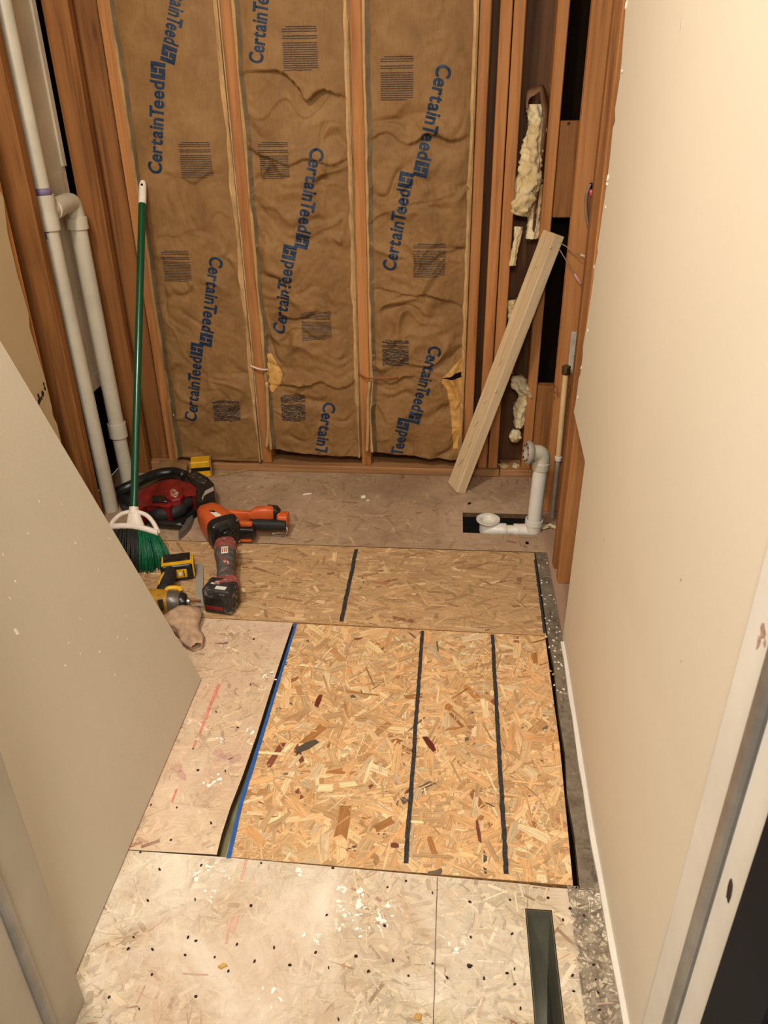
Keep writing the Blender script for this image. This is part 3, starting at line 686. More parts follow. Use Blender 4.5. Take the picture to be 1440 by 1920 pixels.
def surf(bi, u, z):
    """front face of a batt: u 0..1 across, z height; returns Y"""
    a = min(max(z / ZMAX, 0), 0.9999) * (NZ - 1); b = min(max(u, 0), 0.9999) * (NX - 1); i, j = int(a), int(b); a -= i; b -= j; g = GRID[bi]
    h = (g[i, j] * (1 - b) + g[i, j + 1] * b) * (1 - a) + (g[i + 1, j] * (1 - b) + g[i + 1, j + 1] * b) * a
    return YB - 0.004 - float(h)
BX = [(-1.105, -0.752), (-0.710, -0.343), (-0.301, 0.062)]
ZB = [(0.050, 0.040), (0.098, 0.072), (0.098, 0.066)]
def bot(bi, u): return ZB[bi][0] * (1 - u) + ZB[bi][1] * u + 0.006 * noise.noise(V((u * 7, bi * 3, 0))) + (0.0)
ZT = 2.41
def batt_edge(bi, z, side):
    return 0.010 * noise.noise(V((z * 4.0, bi * 5 + side * 2.7, 1.0)))
def bx(bi, u, z):
    x0, x1 = BX[bi]; s = noise.noise(V((z * 3, bi, 0))) * 0.004
    return x0 + (x1 - x0) * u + s

def font_mesh(body, bold):
    cu = bpy.data.curves.new('lettering', 'FONT'); cu.body = body; cu.offset = bold; cu.resolution_u = 4; cu.space_character = 0.94
    o = bpy.data.objects.new('lettering', cu); C.objects.link(o)
    bpy.context.view_layer.update(); dg = bpy.context.evaluated_depsgraph_get()
    me = bpy.data.meshes.new_from_object(o.evaluated_get(dg)); bpy.data.objects.remove(o); bpy.data.curves.remove(cu)
    return me
def build_word(word):
    bm = B(); x = 0.0
    tight = {('C', 'e'): -0.01, ('r', 't'): -0.03, ('n', 'T'): -0.06, ('T', 'e'): -0.15}
    for i, ch in enumerate(word):
        me = font_mesh(ch, 0.028); xs = [v.co.x for v in me.vertices]; x0, x1 = min(xs), max(xs)
        n0 = len(bm.verts); bm.from_mesh(me); bpy.data.meshes.remove(me); bm.verts.ensure_lookup_table()
        for v in bm.verts[n0:]: v.co.x += x - x0
        x += (x1 - x0) + 0.055 + (tight.get((ch, word[i + 1]), 0) if i + 1 < len(word) else 0)
    me = bpy.data.meshes.new('lettering'); bm.to_mesh(me); bm.free(); return me
LET = build_word('CertainTeed')
lx = [v.co.x for v in LET.vertices]; LX0, LX1 = min(lx), max(lx)
ly = [v.co.y for v in LET.vertices]; LH = max(ly)
def place(bm, bi, fn, cuts, lift):
    """cut a flat mesh finely and lay it on the batt; fn maps (s,t) to (x,z)"""
    xs = [v.co.x for v in bm.verts]; ys = [v.co.y for v in bm.verts]
    for ax, arr in ((0, xs), (1, ys)):
        a, b = min(arr), max(arr); n = max(1, int((b - a) / cuts))
        for i in range(1, n):
            co = V((0, 0, 0)); co[ax] = a + (b - a) * i / n; no = V((0, 0, 0)); no[ax] = 1
            bmesh.ops.bisect_plane(bm, geom=bm.verts[:] + bm.edges[:] + bm.faces[:], plane_co=co, plane_no=no)
    for f in bm.faces: f.normal_update()
    bmesh.ops.triangulate(bm, faces=bm.faces)
    x0, x1 = BX[bi]; kill = []
    for v in bm.verts:
        x, z = fn(v.co.x, v.co.y); u = (x - x0) / (x1 - x0)
        if z < bot(bi, u) + 0.004 or u < 0.0 or u > 1.0: kill.append(v)
        v.co = V((x, surf(bi, min(max(u, 0), 1), z) - lift, z))
    bmesh.ops.delete(bm, geom=kill, context='VERTS')
    for f in bm.faces:
        f.normal_update()
        if f.normal.y > 0: f.normal_flip()

LOGO = [(0, 0, .27, 1), (.27, 0, .34, .22), (.34, 0, .66, .45), (.34, .55, .66, 1), (.66, .78, .74, 1), (.74, 0, 1, 1)]
def lettering(bi, p0, p1, parent, h=0.048, what='blue lettering reading up'):
    a, b = PY(*p0, YB - 0.02), PY(*p1, YB - 0.02)
    d = V((b.x - a.x, b.z - a.z)); Lt = d.length; d /= Lt; nrm = V((-d.y, d.x))
    sq = h * 1.0; tl = Lt - sq * 1.12
    bm = B(); bm.from_mesh(LET)
    for v in bm.verts: v.co = V(((v.co.x - LX0) / (LX1 - LX0) * tl, v.co.y / LH * h, 0))
    for (x0, y0, x1, y1) in LOGO:
        vv = [bm.verts.new((tl + 0.12 * sq + x * sq, y * sq - 0.06 * sq, 0)) for x, y in ((x0, y0), (x1, y0), (x1, y1), (x0, y1))]
        bm.faces.new(vv)
    place(bm, bi, lambda s, t: (a.x + d.x * s + nrm.x * (t - h / 2), a.z + d.y * s + nrm.y * (t - h / 2)), 0.008, 0.0016)
    o = obj('lettering', bm, M['ink'], parent); o['label'] = what; return o
def print_block(bi, c, wpx, hpx, parent, smudge=False):
    p = PY(*c, YB - 0.02); s = (p.y * 0.873 + (H - p.z) * 0.481) / FPX
    ww, hh = wpx * s, hpx * s * 1.08; bm = B(); rg = random.Random(int(c[0]))
    n = 20
    for i in range(n):
        if i in (3, 6) and rg.random() < 0.7: continue
        z = hh / 2 - hh * i / (n - 1); x = -ww / 2
        if i == 0: x += ww * 0.12
        end = ww / 2 if i not in (n - 1,) else ww * 0.3
        while x < end:
            l = rg.uniform(0.008, 0.022) if not smudge else rg.uniform(0.004, 0.012)
            th = hh * (0.0105 if not smudge else 0.018)
            x2 = min(x + l, end)
            zz = z + rg.uniform(-1, 1) * (0.0003 if not smudge else 0.002)
            vv = [bm.verts.new(q) for q in ((x, zz - th, 0), (x2, zz - th, 0), (x2, zz + th, 0), (x, zz + th, 0))]
            bm.faces.new(vv); x = x2 + rg.uniform(0.0004, 0.0014)
    place(bm, bi, lambda a, t: (p.x + a, p.z + t), 0.02, 0.0016)
    o = obj('print_block', bm, M['ink_k'], parent); o['label'] = 'small block of fine dark print'; return o
def patch(bi, pts, mat, parent, lift, name, label, sub=0.006):
    """irregular flat area lying on a batt"""
    q = [PY(*p, YB - 0.01) for p in pts]; bm = B()
    f = bm.faces.new([bm.verts.new((v.x, v.z, 0)) for v in q]); f.normal_update(); bmesh.ops.triangulate(bm, faces=[f])
    place(bm, bi, lambda a, t: (a, t), sub, lift)
    o = obj(name, bm, mat, parent); o['label'] = label; return o

names = ['left', 'middle', 'right']
BL = ['paper faced insulation batt nearest the broom, left of three', 'paper faced insulation batt in the middle of the back wall', 'paper faced insulation batt beside the leaning offcut, right of three']
batt = []
for bi in range(3):
    x0, x1 = BX[bi]
    root = thing('insulation_batt', BL[bi], 'insulation', ((x0 + x1) / 2, YB, 0.05), 'insulation batts between the studs'); batt.append(root)
    bm = B(); nu = 84; nz = 480; rows = []
    for iz in range(nz + 1):
        row = []
        for iu in range(nu + 1):
            u = iu / nu; zb = bot(bi, u); z = zb + (ZT - zb) * (iz / nz) ** 1.05
            row.append(bm.verts.new((x0 + (x1 - x0) * u, surf(bi, u, z), z)))
        rows.append(row)
    for iz in range(nz):
        for iu in range(nu): bm.faces.new((rows[iz][iu], rows[iz][iu + 1], rows[iz + 1][iu + 1], rows[iz + 1][iu]))
    # hidden sides and back give the batt its thickness
    yb_ = YB + 0.080
    bk = [[bm.verts.new((x0 if s == 0 else x1, yb_, rows[iz][0].co.z)) for s in (0, 1)] for iz in (0, nz)]
    for s, iu in ((0, 0), (1, nu)):
        for iz in range(0, nz, 10):
            a, b = rows[iz][iu], rows[iz + 10][iu]
        fl_ = [rows[iz][iu] for iz in range(nz + 1)] + [bk[1][s], bk[0][s]]
        f = bm.faces.new(fl_); f.material_index = 1
    f = bm.faces.new(rows[0] + [bk[0][1], bk[0][0]]); f.material_index = 1
    f = bm.faces.new((bk[0][0], bk[0][1], bk[1][1], bk[1][0])); f.material_index = 1
    bmesh.ops.recalc_face_normals(bm, faces=bm.faces)
    obj('kraft_facing', bm, [M['kraft'], M['fibre']], root, smooth=True)
    # stapling flanges: folded paper strips along both edges
    for s in (0, 1):
        bm = B(); rws = []; nz2 = 150
        wid = (0.016, 0.010)[s]
        for iz in range(nz2 + 1):
            z = bot(bi, s) + 0.004 + (ZT - 0.06) * iz / nz2
            wob = 0.006 * noise.noise(V((z * 6, bi * 3 + s, 2))) + 0.004 * noise.noise(V((z * 17, bi, s + 4)))
            open_ = 0.010 * max(0.0, noise.noise(V((z * 2.4, bi * 2 + s, 9)))) + (0.012 if z < 0.30 else 0)
            x_out = (x0 + 0.001 - open_ * 0.1) if s == 0 else (x1 - 0.001)
            sgn = 1 if s == 0 else -1
            mid_ = x_out + sgn * (wid * 0.55 + wob); inn = x_out + sgn * (wid * 1.5 + wob)
            u2 = (inn - x0) / (x1 - x0)
            yo = YB - 0.010 - open_
            rws.append([bm.verts.new((x_out, yo, z)), bm.verts.new((mid_, yo - 0.004, z)), bm.verts.new((mid_ + sgn * 0.001, yo - 0.001, z)), bm.verts.new((inn, surf(bi, u2, z) - 0.0012, z))])
        for a, b in zip(rws, rws[1:]):
            for c in range(3):
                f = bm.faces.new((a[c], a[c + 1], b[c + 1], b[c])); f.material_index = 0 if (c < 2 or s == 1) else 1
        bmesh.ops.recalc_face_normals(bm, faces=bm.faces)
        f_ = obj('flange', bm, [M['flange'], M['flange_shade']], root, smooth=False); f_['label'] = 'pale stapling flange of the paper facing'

UPW, DNW = 'blue lettering reading upward with a square emblem', 'blue lettering reading downward with a square emblem'
for bi, p0, p1, lb in ((0, (345, -52), (316, 118), DNW), (0, (291, 325), (295, 116), UPW), (0, (407, 482), (387, 648), DNW), (0, (357, 788), (369, 643), UPW),
                       (1, (479, 118), (496, -78), UPW), (1, (597, 278), (566, 465), DNW), (1, (521, 625), (544, 459), UPW), (1, (619, 757), (592, 905), DNW),
                       (2, (835, 122), (788, 332), DNW), (2, (728, 507), (762, 323), UPW), (2, (818, 649), (776, 793), DNW), (2, (728, 925), (757, 784), UPW)):
    lettering(bi, p0, p1, batt[bi], what=lb)
for bi, c, wv_, hv_, sm in ((0, (368, 300), 62, 57, False), (0, (331, 499), 56, 52, False), (0, (425, 771), 52, 38, True),
                            (1, (563, 91), 66, 66, False), (1, (514, 301), 58, 58, False), (1, (594, 610), 56, 48, False), (1, (550, 765), 46, 46, True),
                            (2, (744, 147), 62, 66, False), (2, (805, 488), 60, 54, False), (2, (742, 660), 50, 44, True)):
    print_block(bi, c, wv_, hv_, batt[bi], sm)
patch(1, [(487, 666), (508, 662), (520, 680), (532, 697), (528, 716), (512, 735), (500, 728), (499, 708), (489, 700)], M['torn'], batt[1], 0.0022, 'torn_patch', 'pale torn patch of the paper facing')
patch(2, [(868, 665), (872, 662), (873, 700), (868, 706), (866, 760), (862, 840), (850, 842), (846, 780), (838, 728), (828, 718), (830, 706), (846, 690)], M['torn'], batt[2], 0.0022, 'torn_patch', 'pale torn patch along the right edge')
patch(2, [(828, 708), (842, 703), (853, 698), (866, 697), (869, 705), (858, 708), (846, 707)], M['hole'], batt[2], 0.0034, 'cable_slit', 'dark slit where a cable passed')
patch(2, [(673, 690), (690, 690), (694, 700), (690, 714), (676, 716)], M['hole'], batt[2], 0.0034, 'cable_slit', 'dark torn hole beside the stud')
def wire(name, pts, r, mat, label, cat, group=None, parent=None):
    bm = B(); tube(bm, curve(pts, 6), r, 8); o = obj(name, bm, mat, parent, True)
    if parent is None: tag(o, label, cat, group)
    return o
wire('cable_stub', [PY(672, 700, 2.868), PY(684, 707, 2.842), PY(700, 709, 2.834), PY(722, 709, 2.832), PY(746, 707, 2.838)], 0.0035, plain('red_brown_cable', (150, 84, 52), 0.5), 'thin red brown cable end poking from the hole at the right batt', 'cable')
wire('cable_stub', [PY(470, 686, 2.858), PY(480, 690, 2.848), PY(492, 693, 2.846), PY(503, 693, 2.846)], 0.004, M['wirewhite'], 'pale cable end across the stud left of the middle batt', 'cable')
# torn paper rolls beside the two cable spots
for bi, pts, lb in ((2, [(693, 716), (690, 750), (690, 800), (688, 846)], 'curled paper edge hanging below the torn hole'), (1, [(500, 716), (502, 760), (503, 800), (500, 838)], 'curled paper edge hanging below the pale patch')):
    bm = B(); q = [PY(a, b, YB - 0.024) for a, b in pts]
    tube(bm, curve(q, 6), [0.007 + 0.004 * noise.noise(V((i * 0.7, bi, 0))) for i in range(19)], 8)
    o = obj('curled_edge', bm, M['flange'], batt[bi], True); o['label'] = lb

# loose fibreglass in the narrow bay
def lump(name, path, rad, label, mat, group=None, seed=0, flat=1.0, cap_paper=None):
    bm = B(); pts = curve(path, 16); n = len(pts); rings = []; m = 36
    for i, p in enumerate(pts):
        r = np.interp(i / (n - 1), np.linspace(0, 1, len(rad)), rad)
        ring = []
        for k_ in range(m):
            a = 2 * math.pi * k_ / m; d = V((math.cos(a), math.sin(a) * flat, 0))
            nn = noise.noise(V((d.x * 1.6, d.y * 1.6, p.z * 16 + seed))) + 0.6 * abs(noise.noise(V((d.x * 4, d.y * 4, p.z * 34 + seed))))
            nn += 0.5 * noise.noise(V((d.x * 7, d.y * 7, p.z * 70 + seed)))
            ring.append(bm.verts.new(p + d * r * (1 + 0.75 * nn)))
        rings.append(ring)
    for a, b in zip(rings, rings[1:]):
        for k_ in range(m): bm.faces.new((a[k_], a[(k_ + 1) % m], b[(k_ + 1) % m], b[k_]))
    bm.faces.new(rings[0]); bm.faces.new(rings[-1][::-1]); bmesh.ops.recalc_face_normals(bm, faces=bm.faces)
    o = obj(name, bm, mat, None, True); tag(o, label, 'insulation', group); return o
g_ = 'loose insulation scraps in the narrow bay'
q = lambda a, b, y=2.90: PY(a, b, y)
o = lump('insulation_scrap', [q(1003, 195), q(1004, 225), q(1000, 262), q(995, 305), q(988, 345), q(972, 392), q(985, 405)], [0.018, 0.026, 0.026, 0.032, 0.034, 0.038, 0.014], 'large twisted yellow fibreglass scrap hanging high in the narrow bay', M['fibre'], g_, 2)
big = o
tl_ = lump('paper_tail', [q(1008, 345, 2.915), q(1000, 400, 2.915), q(996, 446, 2.915)], [0.018, 0.020, 0.020], 'pale paper backed tail hanging below the large scrap', M['fibre'], None, 7); tl_.parent = big; del tl_['category']
lump('insulation_scrap', [q(972, 425, 2.868), q(970, 445, 2.868), q(963, 480, 2.866), q(959, 497, 2.864)], [0.010, 0.009, 0.010, 0.012], 'thin dangling strip of fibreglass left of the offcut top', M['fibre'], g_, 9)
lump('insulation_scrap', [q(962, 562), q(962, 590), q(957, 640), q(955, 700)], [0.020, 0.022, 0.016, 0.010], 'white fibreglass wisp behind the middle of the offcut', M['fibre'], g_, 12)
lump('insulation_scrap', [q(970, 705), q(978, 725), q(988, 740), q(976, 762), q(972, 800)], [0.02, 0.032, 0.028, 0.020, 0.016], 'dull tan fibreglass tuft right of the offcut', M['fibre'], g_, 15)
lump('insulation_scrap', [q(966, 806, 2.88), q(966, 818, 2.875), q(964, 828, 2.88)], [0.012, 0.022, 0.010], 'small white fibreglass tip low in the narrow bay', M['fibre'], g_, 18)
lump('insulation_scrap', [q(938, 868, 2.91), q(950, 876, 2.90), q(962, 880, 2.90), q(968, 870, 2.90)], [0.012, 0.020, 0.018, 0.010], 'grey tan fibreglass heap at the foot of the narrow bay', M['fibre'], g_, 21)
bm = B()   # paper hood over the large scrap
hp = [q(984, 200), q(988, 172), q(1004, 163), q(1018, 160), q(1026, 182), q(1030, 215), q(1026, 260), q(1018, 310), q(1008, 380), q(1002, 440)]
ci = [q(990, 205, 2.86), q(992, 186, 2.87), q(1004, 178, 2.872), q(1012, 172, 2.872), q(1014, 190, 2.868), q(1018, 218, 2.868), q(1014, 262, 2.868), q(1010, 310, 2.87), q(1002, 380, 2.87), q(998, 430, 2.87)]
ra, rb_ = curve(hp, 4), curve(ci, 4)
va, vb = [bm.verts.new(p) for p in ra], [bm.verts.new(p) for p in rb_]
for i in range(len(va) - 1): bm.faces.new((va[i], va[i + 1], vb[i + 1], vb[i]))
s_ = solid(bm, 0.0015)
o = obj('paper_hood', bm, M['paper_dk'], big, True); o['label'] = 'torn brown facing paper folded over the top'
lump('insulation_scrap', [F(1018, 990, 0.012), F(1030, 985, 0.014), F(1042, 990, 0.012)], [0.008, 0.013, 0.007], 'small yellow fibreglass scrap on the floor beside the standing drain pipe', M['fibre'], None, 25, 0.8)

# ------------------------------------------------------------------ new OSB panel with tape and marker lines
RGN = [(-0.4255, 1.046), (0.274, 1.031), (0.290, 1.40), (0.2965, 1.829), (-0.4290, 1.841), (-0.4320, 1.40), (-0.4330, 1.18)]
def ex_(bm, cl):
    line_strip(bm, F(792, 1184), F(761, 1620), 0.0048, 0.0026, 2, 1)
    line_strip(bm, F(923, 1191), F(949, 1640), 0.0050, 0.0026, 2, 2)
bm, ms = slab('osb', [RGN], M['osb_new'], M['osb_edge'], P_NEW, 12000, (0.012, 0.115), (0.003, 0.028), 21, '', extra=ex_)
flake_special = [((805, 1395), 0.055, 0.016, -1.0, (110, 44, 36)), ((575, 1400), 0.062, 0.022, 0.75, (92, 84, 74)), ((597, 1315), 0.048, 0.014, 1.5, (120, 56, 40)), ((740, 1586), 0.018, 0.013, 0.1, (128, 74, 56)), ((897, 1560), 0.06, 0.008, 1.7, (128, 74, 60))]
cl = bm.loops.layers.float_color['Col']; uvl = bm.loops.layers.uv.verify()
for (p, l, wd, a, c) in flake_special:
    o_ = F(*p); ca, sa = math.cos(a), math.sin(a)
    ps = [(-l / 2, -wd * 0.3), (0, -wd / 2), (l / 2, -wd * 0.4), (l * 0.46, wd * 0.2), (l * 0.1, wd / 2), (-l * 0.4, wd * 0.45)]
    f = bm.faces.new([bm.verts.new((o_.x + x * ca - y * sa, o_.y + x * sa + y * ca, 0.0024)) for x, y in ps]); f.material_index = 0
    for lp, (x, y) in zip(f.loops, ps): lp[cl] = (*lin(c), 1); lp[uvl].uv = (x, y)
pan = obj('osb_panel', bm, ms + [M['marker']]); tag(pan, 'bright new strand board patch with two black marker lines and blue tape edge', 'board')
bm = B()
tp = [(-0.424, 1.042), (-0.424, 1.841)]; pr = None
for i in range(61):
    t = i / 60; y = tp[0][1] + (tp[1][1] - tp[0][1]) * t; x = float(np.interp(y, [1.04, 1.18, 1.39, 1.84], [-0.427, -0.4345, -0.4325, -0.4300])) + 0.0006 * noise.noise(V((i * 0.2, 0, 0)))
    wv_ = 0.0085 * (1 - 0.30 * t) + 0.0008 * noise.noise(V((i * 0.7, 3, 0)))
    row = [bm.verts.new((x - 0.0006, y, -0.012)), bm.verts.new((x - 0.0006, y, 0.0030)), bm.verts.new((x + wv_, y, 0.0030))]
    if pr:
        for c in range(2): bm.faces.new((pr[c], pr[c + 1], row[c + 1], row[c]))
    pr = row
solid(bm, 0.0002)
t_ = obj('tape', bm, M['tape'], pan); t_['label'] = 'blue masking tape along the left edge'
# older board behind it
def ex2(bm, cl):
    line_strip(bm, F(668, 1031), F(640, 1166), 0.0060, 0.0024, 2, 3, 40)
    line_strip(bm, F(1003, 1050), F(1021, 1188), 0.0034, 0.0024, 2, 4, 40)
bm, ms = slab('osb', [[(-1.30, 1.866), (-0.44, 1.850), (0.3005, 1.833), (0.3045, YS - 0.005), (-1.30, YS - 0.003)]], M['osb_mid'], M['osb_edge'], P_MID, 4200, (0.016, 0.09), (0.004, 0.018), 22, '', bias=0.0, extra=ex2,
              fl=[[(-1.0, 1.861), (-0.44, 1.851), (0.3000, 1.834), (0.3040, YS - 0.006), (-1.0, YS - 0.004)]])
pan2 = obj('osb_panel', bm, ms + [M['marker']]); tag(pan2, 'duller brown strand board strip across the middle of the floor', 'board')

# pink chalk line and panel seam on old floor
def decal(name, px, wd, mat, label, cat):
    bm = B()
    for a, b in zip(px, px[1:]): line_strip(bm, F(*a), F(*b), wd, 0.0016, 0, a[0], 14)
    o = obj(name, bm, mat); tag(o, label, cat); return o

# ------------------------------------------------------------------ drain pipes
root = thing('tub_drain', 'white plastic tub drain with a tall standpipe at the floor opening', 'drain', F(1000, 1000))
fc = F(915, 980, 0.012)
teec = F(1000, 985, 0.022)
yl = fc.y
bm = B(); lathe(bm, [(0.0, 0.0), (0.024, 0.0), (0.0245, 0.010), (0.028, 0.014), (0.042, 0.016), (0.0425, 0.012), (0.039, 0.008), (0.030, 0.002), (0.030, -0.03), (0.027, -0.045), (0.0, -0.048)], Matrix.Translation(fc), 32)
bmesh.ops.recalc_face_normals(bm, faces=bm.faces); obj('drain_flange', bm, M['pvc_new'], root, True, 40)
zc = -0.006
tx, ty = teec.x, (hy0 + 0.030)
yl = ty + 0.006
bm = B(); tube(bm, curve([(fc.x, fc.y, -0.03), (fc.x + 0.004, yl + 0.006, -0.018), (fc.x + 0.028, yl, zc), (fc.x + 0.055, yl, zc)], 6), 0.024, 20); obj('drain_elbow', bm, M['pvc_new'], root, True, 40)
bm = B(); tube(bm, [(fc.x + 0.05, yl, zc), (tx - 0.02, yl, zc)], 0.0195, 20); obj('waste_pipe', bm, M['pvc_new'], root, True, 40)
for x_ in (fc.x + 0.052, tx - 0.055):
    bm = B(); lathe(bm, [(0.0, -0.012), (0.0245, -0.012), (0.0255, -0.010), (0.0255, 0.010), (0.0245, 0.012), (0.0, 0.012)], axisM((x_, yl, zc), (1, 0, 0)), 24); bmesh.ops.recalc_face_normals(bm, faces=bm.faces); obj('slip_nut', bm, M['pvc_new'], root, True, 40)
topp = PX(1012, 872, tx + 0.008)
up_ = V((tx + 0.008, ty + 0.006, PY(1012, 872, ty + 0.006).z))
b0 = V((tx, ty, zc))
bm = B(); tube(bm, [(tx - 0.045, yl, zc), (tx + 0.012, yl, zc)], 0.026, 20); lathe(bm, [(0.0, -0.026), (0.026, -0.024), (0.028, 0.03), (0.031, 0.032), (0.031, 0.052), (0.027, 0.053)], axisM(b0, up_ - b0), 24); bmesh.ops.recalc_face_normals(bm, faces=bm.faces); obj('tee', bm, M['pvc_new'], root, True, 40)
bm = B(); tube(bm, [b0, up_], 0.0245, 24); obj('riser', bm, M['pvc_new'], root, True, 40)
bm = B(); lathe(bm, [(0.0, -0.014), (0.029, -0.014), (0.030, 0.010), (0.026, 0.014)], axisM(up_, up_ - b0), 24)
oc = up_ + V((-0.040, -0.012, 0.050))
tube(bm, curve([up_, up_ + V((0.002, 0, 0.028)), up_ + V((-0.010, -0.003, 0.046)), oc], 7), 0.0265, 22); bmesh.ops.recalc_face_normals(bm, faces=bm.faces)
e_ = obj('overflow_elbow', bm, M['pvc'], root, True, 40)
bm = B(); dd = V((-1, -0.18, 0.10)).normalized()
lathe(bm, [(0.018, 0.004), (0.020, -0.006), (0.036, -0.006), (0.041, 0.0), (0.041, 0.008), (0.034, 0.014), (0.024, 0.013), (0.018, 0.004)], axisM(oc + dd * 0.002, dd), 30); bmesh.ops.recalc_face_normals(bm, faces=bm.faces)
g_ = obj('gasket', bm, M['gasket'], root, True, 40); g_['label'] = 'grey rubber overflow gasket'
for i in range(8):
    a = i * math.pi / 4 + 0.2; u = dd.cross(V((0, 0, 1))).normalized(); v = dd.cross(u)
    bm = B(); bmesh.ops.create_icosphere(bm, subdivisions=1, radius=0.004, matrix=Matrix.Translation(oc + dd * 0.015 + (u * math.cos(a) + v * math.sin(a)) * 0.029)); obj('gasket_hole', bm, M['hole'], g_, True)

# tan CPVC water stub
p1 = PY(1061, 700, 2.53); p0 = PY(1047, 858, 2.53); pz = V((p0.x, 2.53, 0.006))
root = thing('water_stub', 'thin tan water pipe stub with a brass cap in the right wall', 'pipe', pz)
bm = B(); tube(bm, [p0, p1], 0.0098, 14); obj('pipe', bm, M['cpvc'], root, True, 40)
bm = B(); tube(bm, [pz, p0], 0.0075, 14); l_ = obj('lower_pipe', bm, M['gasket'], root, True, 40); l_['label'] = 'dull lower length of pipe'
bm = B(); lathe(bm, [(0.0, -0.004), (0.0105, -0.004), (0.0145, 0.002), (0.0145, 0.012), (0.013, 0.013), (0.013, 0.018), (0.0145, 0.019), (0.0145, 0.024), (0.010, 0.027), (0.0, 0.027)], axisM(p1, p1 - p0), 18); bmesh.ops.recalc_face_normals(bm, faces=bm.faces); c_ = obj('brass_cap', bm, M['brass'], root, True, 40)
bm = B(); lathe(bm, [(0.0, -0.012), (0.012, -0.010), (0.0125, 0.004), (0.010, 0.006), (0.0, 0.006)], axisM(p0, p1 - p0), 16); bmesh.ops.recalc_face_normals(bm, faces=bm.faces); obj('coupling', bm, M['pvc_new'], root, True, 40)

# nail plate, pink tag and wires on the wide stud
bm = B(); a, b = PY(1080, 622, 2.563), PY(1064, 700, 2.563); box(bm, (a.x - 0.014, 2.5622, b.z), (a.x + 0.018, 2.5645, a.z), 0.001)
o = obj('nail_plate', bm, M['metalplate']); tag(o, 'scuffed metal nail plate on the stud above the tan water stub', 'plate')
tg = PY(1112, 362, 2.556)
bm = B(); loft(bm, [(tg + V((-0.012, 0, 0.008)), 0.004, 0.004, (1, 0, 1), (0, 1, 0)), (tg, 0.012, 0.006, (1, 0, 1), (0, 1, 0)), (tg + V((0.012, 0, -0.010)), 0.008, 0.004, (1, 0, 1), (0, 1, 0))], 10)
o = obj('wire_connector', bm, M['pinkplastic'], None, True); tag(o, 'small red pink plastic connector at a hole in the right wall stud', 'connector')
bm = B(); vv = [bm.verts.new(PY(1108 + 6 * math.cos(t), 352 + 10 * math.sin(t), 2.5638)) for t in np.linspace(0, 6.28, 13)[:-1]]; bm.faces.new(vv); solid(bm, 0.001)
o = obj('cable_hole', bm, M['hole']); tag(o, 'dark drilled hole above the pink connector', 'hole')
wire('electric_wire', [PY(1107, 345, 2.558), PY(1100, 365, 2.55), PY(1099, 395, 2.552), PY(1104, 425, 2.553), PY(1112, 442, 2.556)], 0.005, plain('grey_cable', (136, 112, 100), 0.5), 'loop of flat grey cable below the hole in the right wall stud', 'wire')
for pts, lb in (([PY(1050, 456, 2.60), PY(1060, 461, 2.54), PY(1078, 473, 2.52), PY(1090, 478, 2.52)], 'bare wire with a white tip pointing right at the offcut top'),
                ([PY(1048, 466, 2.60), PY(1060, 486, 2.54), PY(1070, 503, 2.53), PY(1078, 515, 2.53)], 'bare wire with a pink tip pointing down at the offcut top')):
    tip = pts[-1]; dr = (pts[-1] - pts[-2]).normalized()
    root = thing('electric_wire', lb, 'wire', pts[0], 'wires by the offcut top')
    bm = B(); tube(bm, curve(pts, 6), 0.0016, 8); obj('conductor', bm, plain('tarnished_wire', (150, 122, 100), 0.5), root, True)
    bm = B(); tube(bm, [tip - dr * 0.004, tip + dr * 0.012, tip + dr * 0.030, tip + dr * 0.040], [0.002, 0.0045, 0.004, 0.0018], 10); t_ = obj('tip', bm, M['wirewhite'] if 'white' in lb else plain('pale_pink_tip', (214, 150, 146), 0.5), root, True); t_['label'] = 'plastic covered tip'

# ------------------------------------------------------------------ white pipes in the left wall
xp = -1.268
A1 = PX(95, 440, xp); ya = A1.y
root = thing('vent_pipe', 'front white plastic vent pipe rising in the left wall', 'pipe', (xp, ya, 0))
bm = B(); tube(bm, [(xp + 0.020, ya - 0.01, 0), (xp, ya, 1.05)], 0.0265, 20); obj('pipe', bm, M['pvc'], root, True, 40)
bm = B(); tube(bm, [(xp, ya, 1.05), (xp - 0.004, ya, 2.40)], 0.0265, 20); obj('upper_pipe', bm, M['pvc'], root, True, 40)
zt = PX(88, 398, xp).z
bm = B(); lathe(bm, [(0.028, -0.052), (0.034, -0.052), (0.034, -0.012), (0.031, 0.0), (0.034, 0.034), (0.034, 0.052), (0.028, 0.052)], Matrix.Translation((xp, ya, zt)), 24)
yb = PX(149, 440, xp).y
tube(bm, [(xp, ya, zt), (xp, ya + 0.075, zt + 0.006)], 0.0285, 20); tube(bm, [(xp, ya + 0.045, zt + 0.004), (xp, ya + 0.08, zt + 0.006)], 0.033, 20)
bmesh.ops.recalc_face_normals(bm, faces=bm.faces); obj('tee', bm, M['pvc'], root, True, 40)
for dz in (0.054, -0.060):
    bm = B(); lathe(bm, [(0.0268, -0.012), (0.0272, -0.012), (0.0272, 0.010), (0.0268, 0.010)], Matrix.Translation((xp, ya, zt + dz + (0.008 if dz > 0 else -0.004))), 20); p_ = obj('primer_ring', bm, M['purple'], root, True); p_['label'] = 'smear of purple pipe primer'
root = thing('drain_pipe', 'rear white plastic pipe with elbow and coupling in the left wall', 'pipe', (xp, yb, 0))
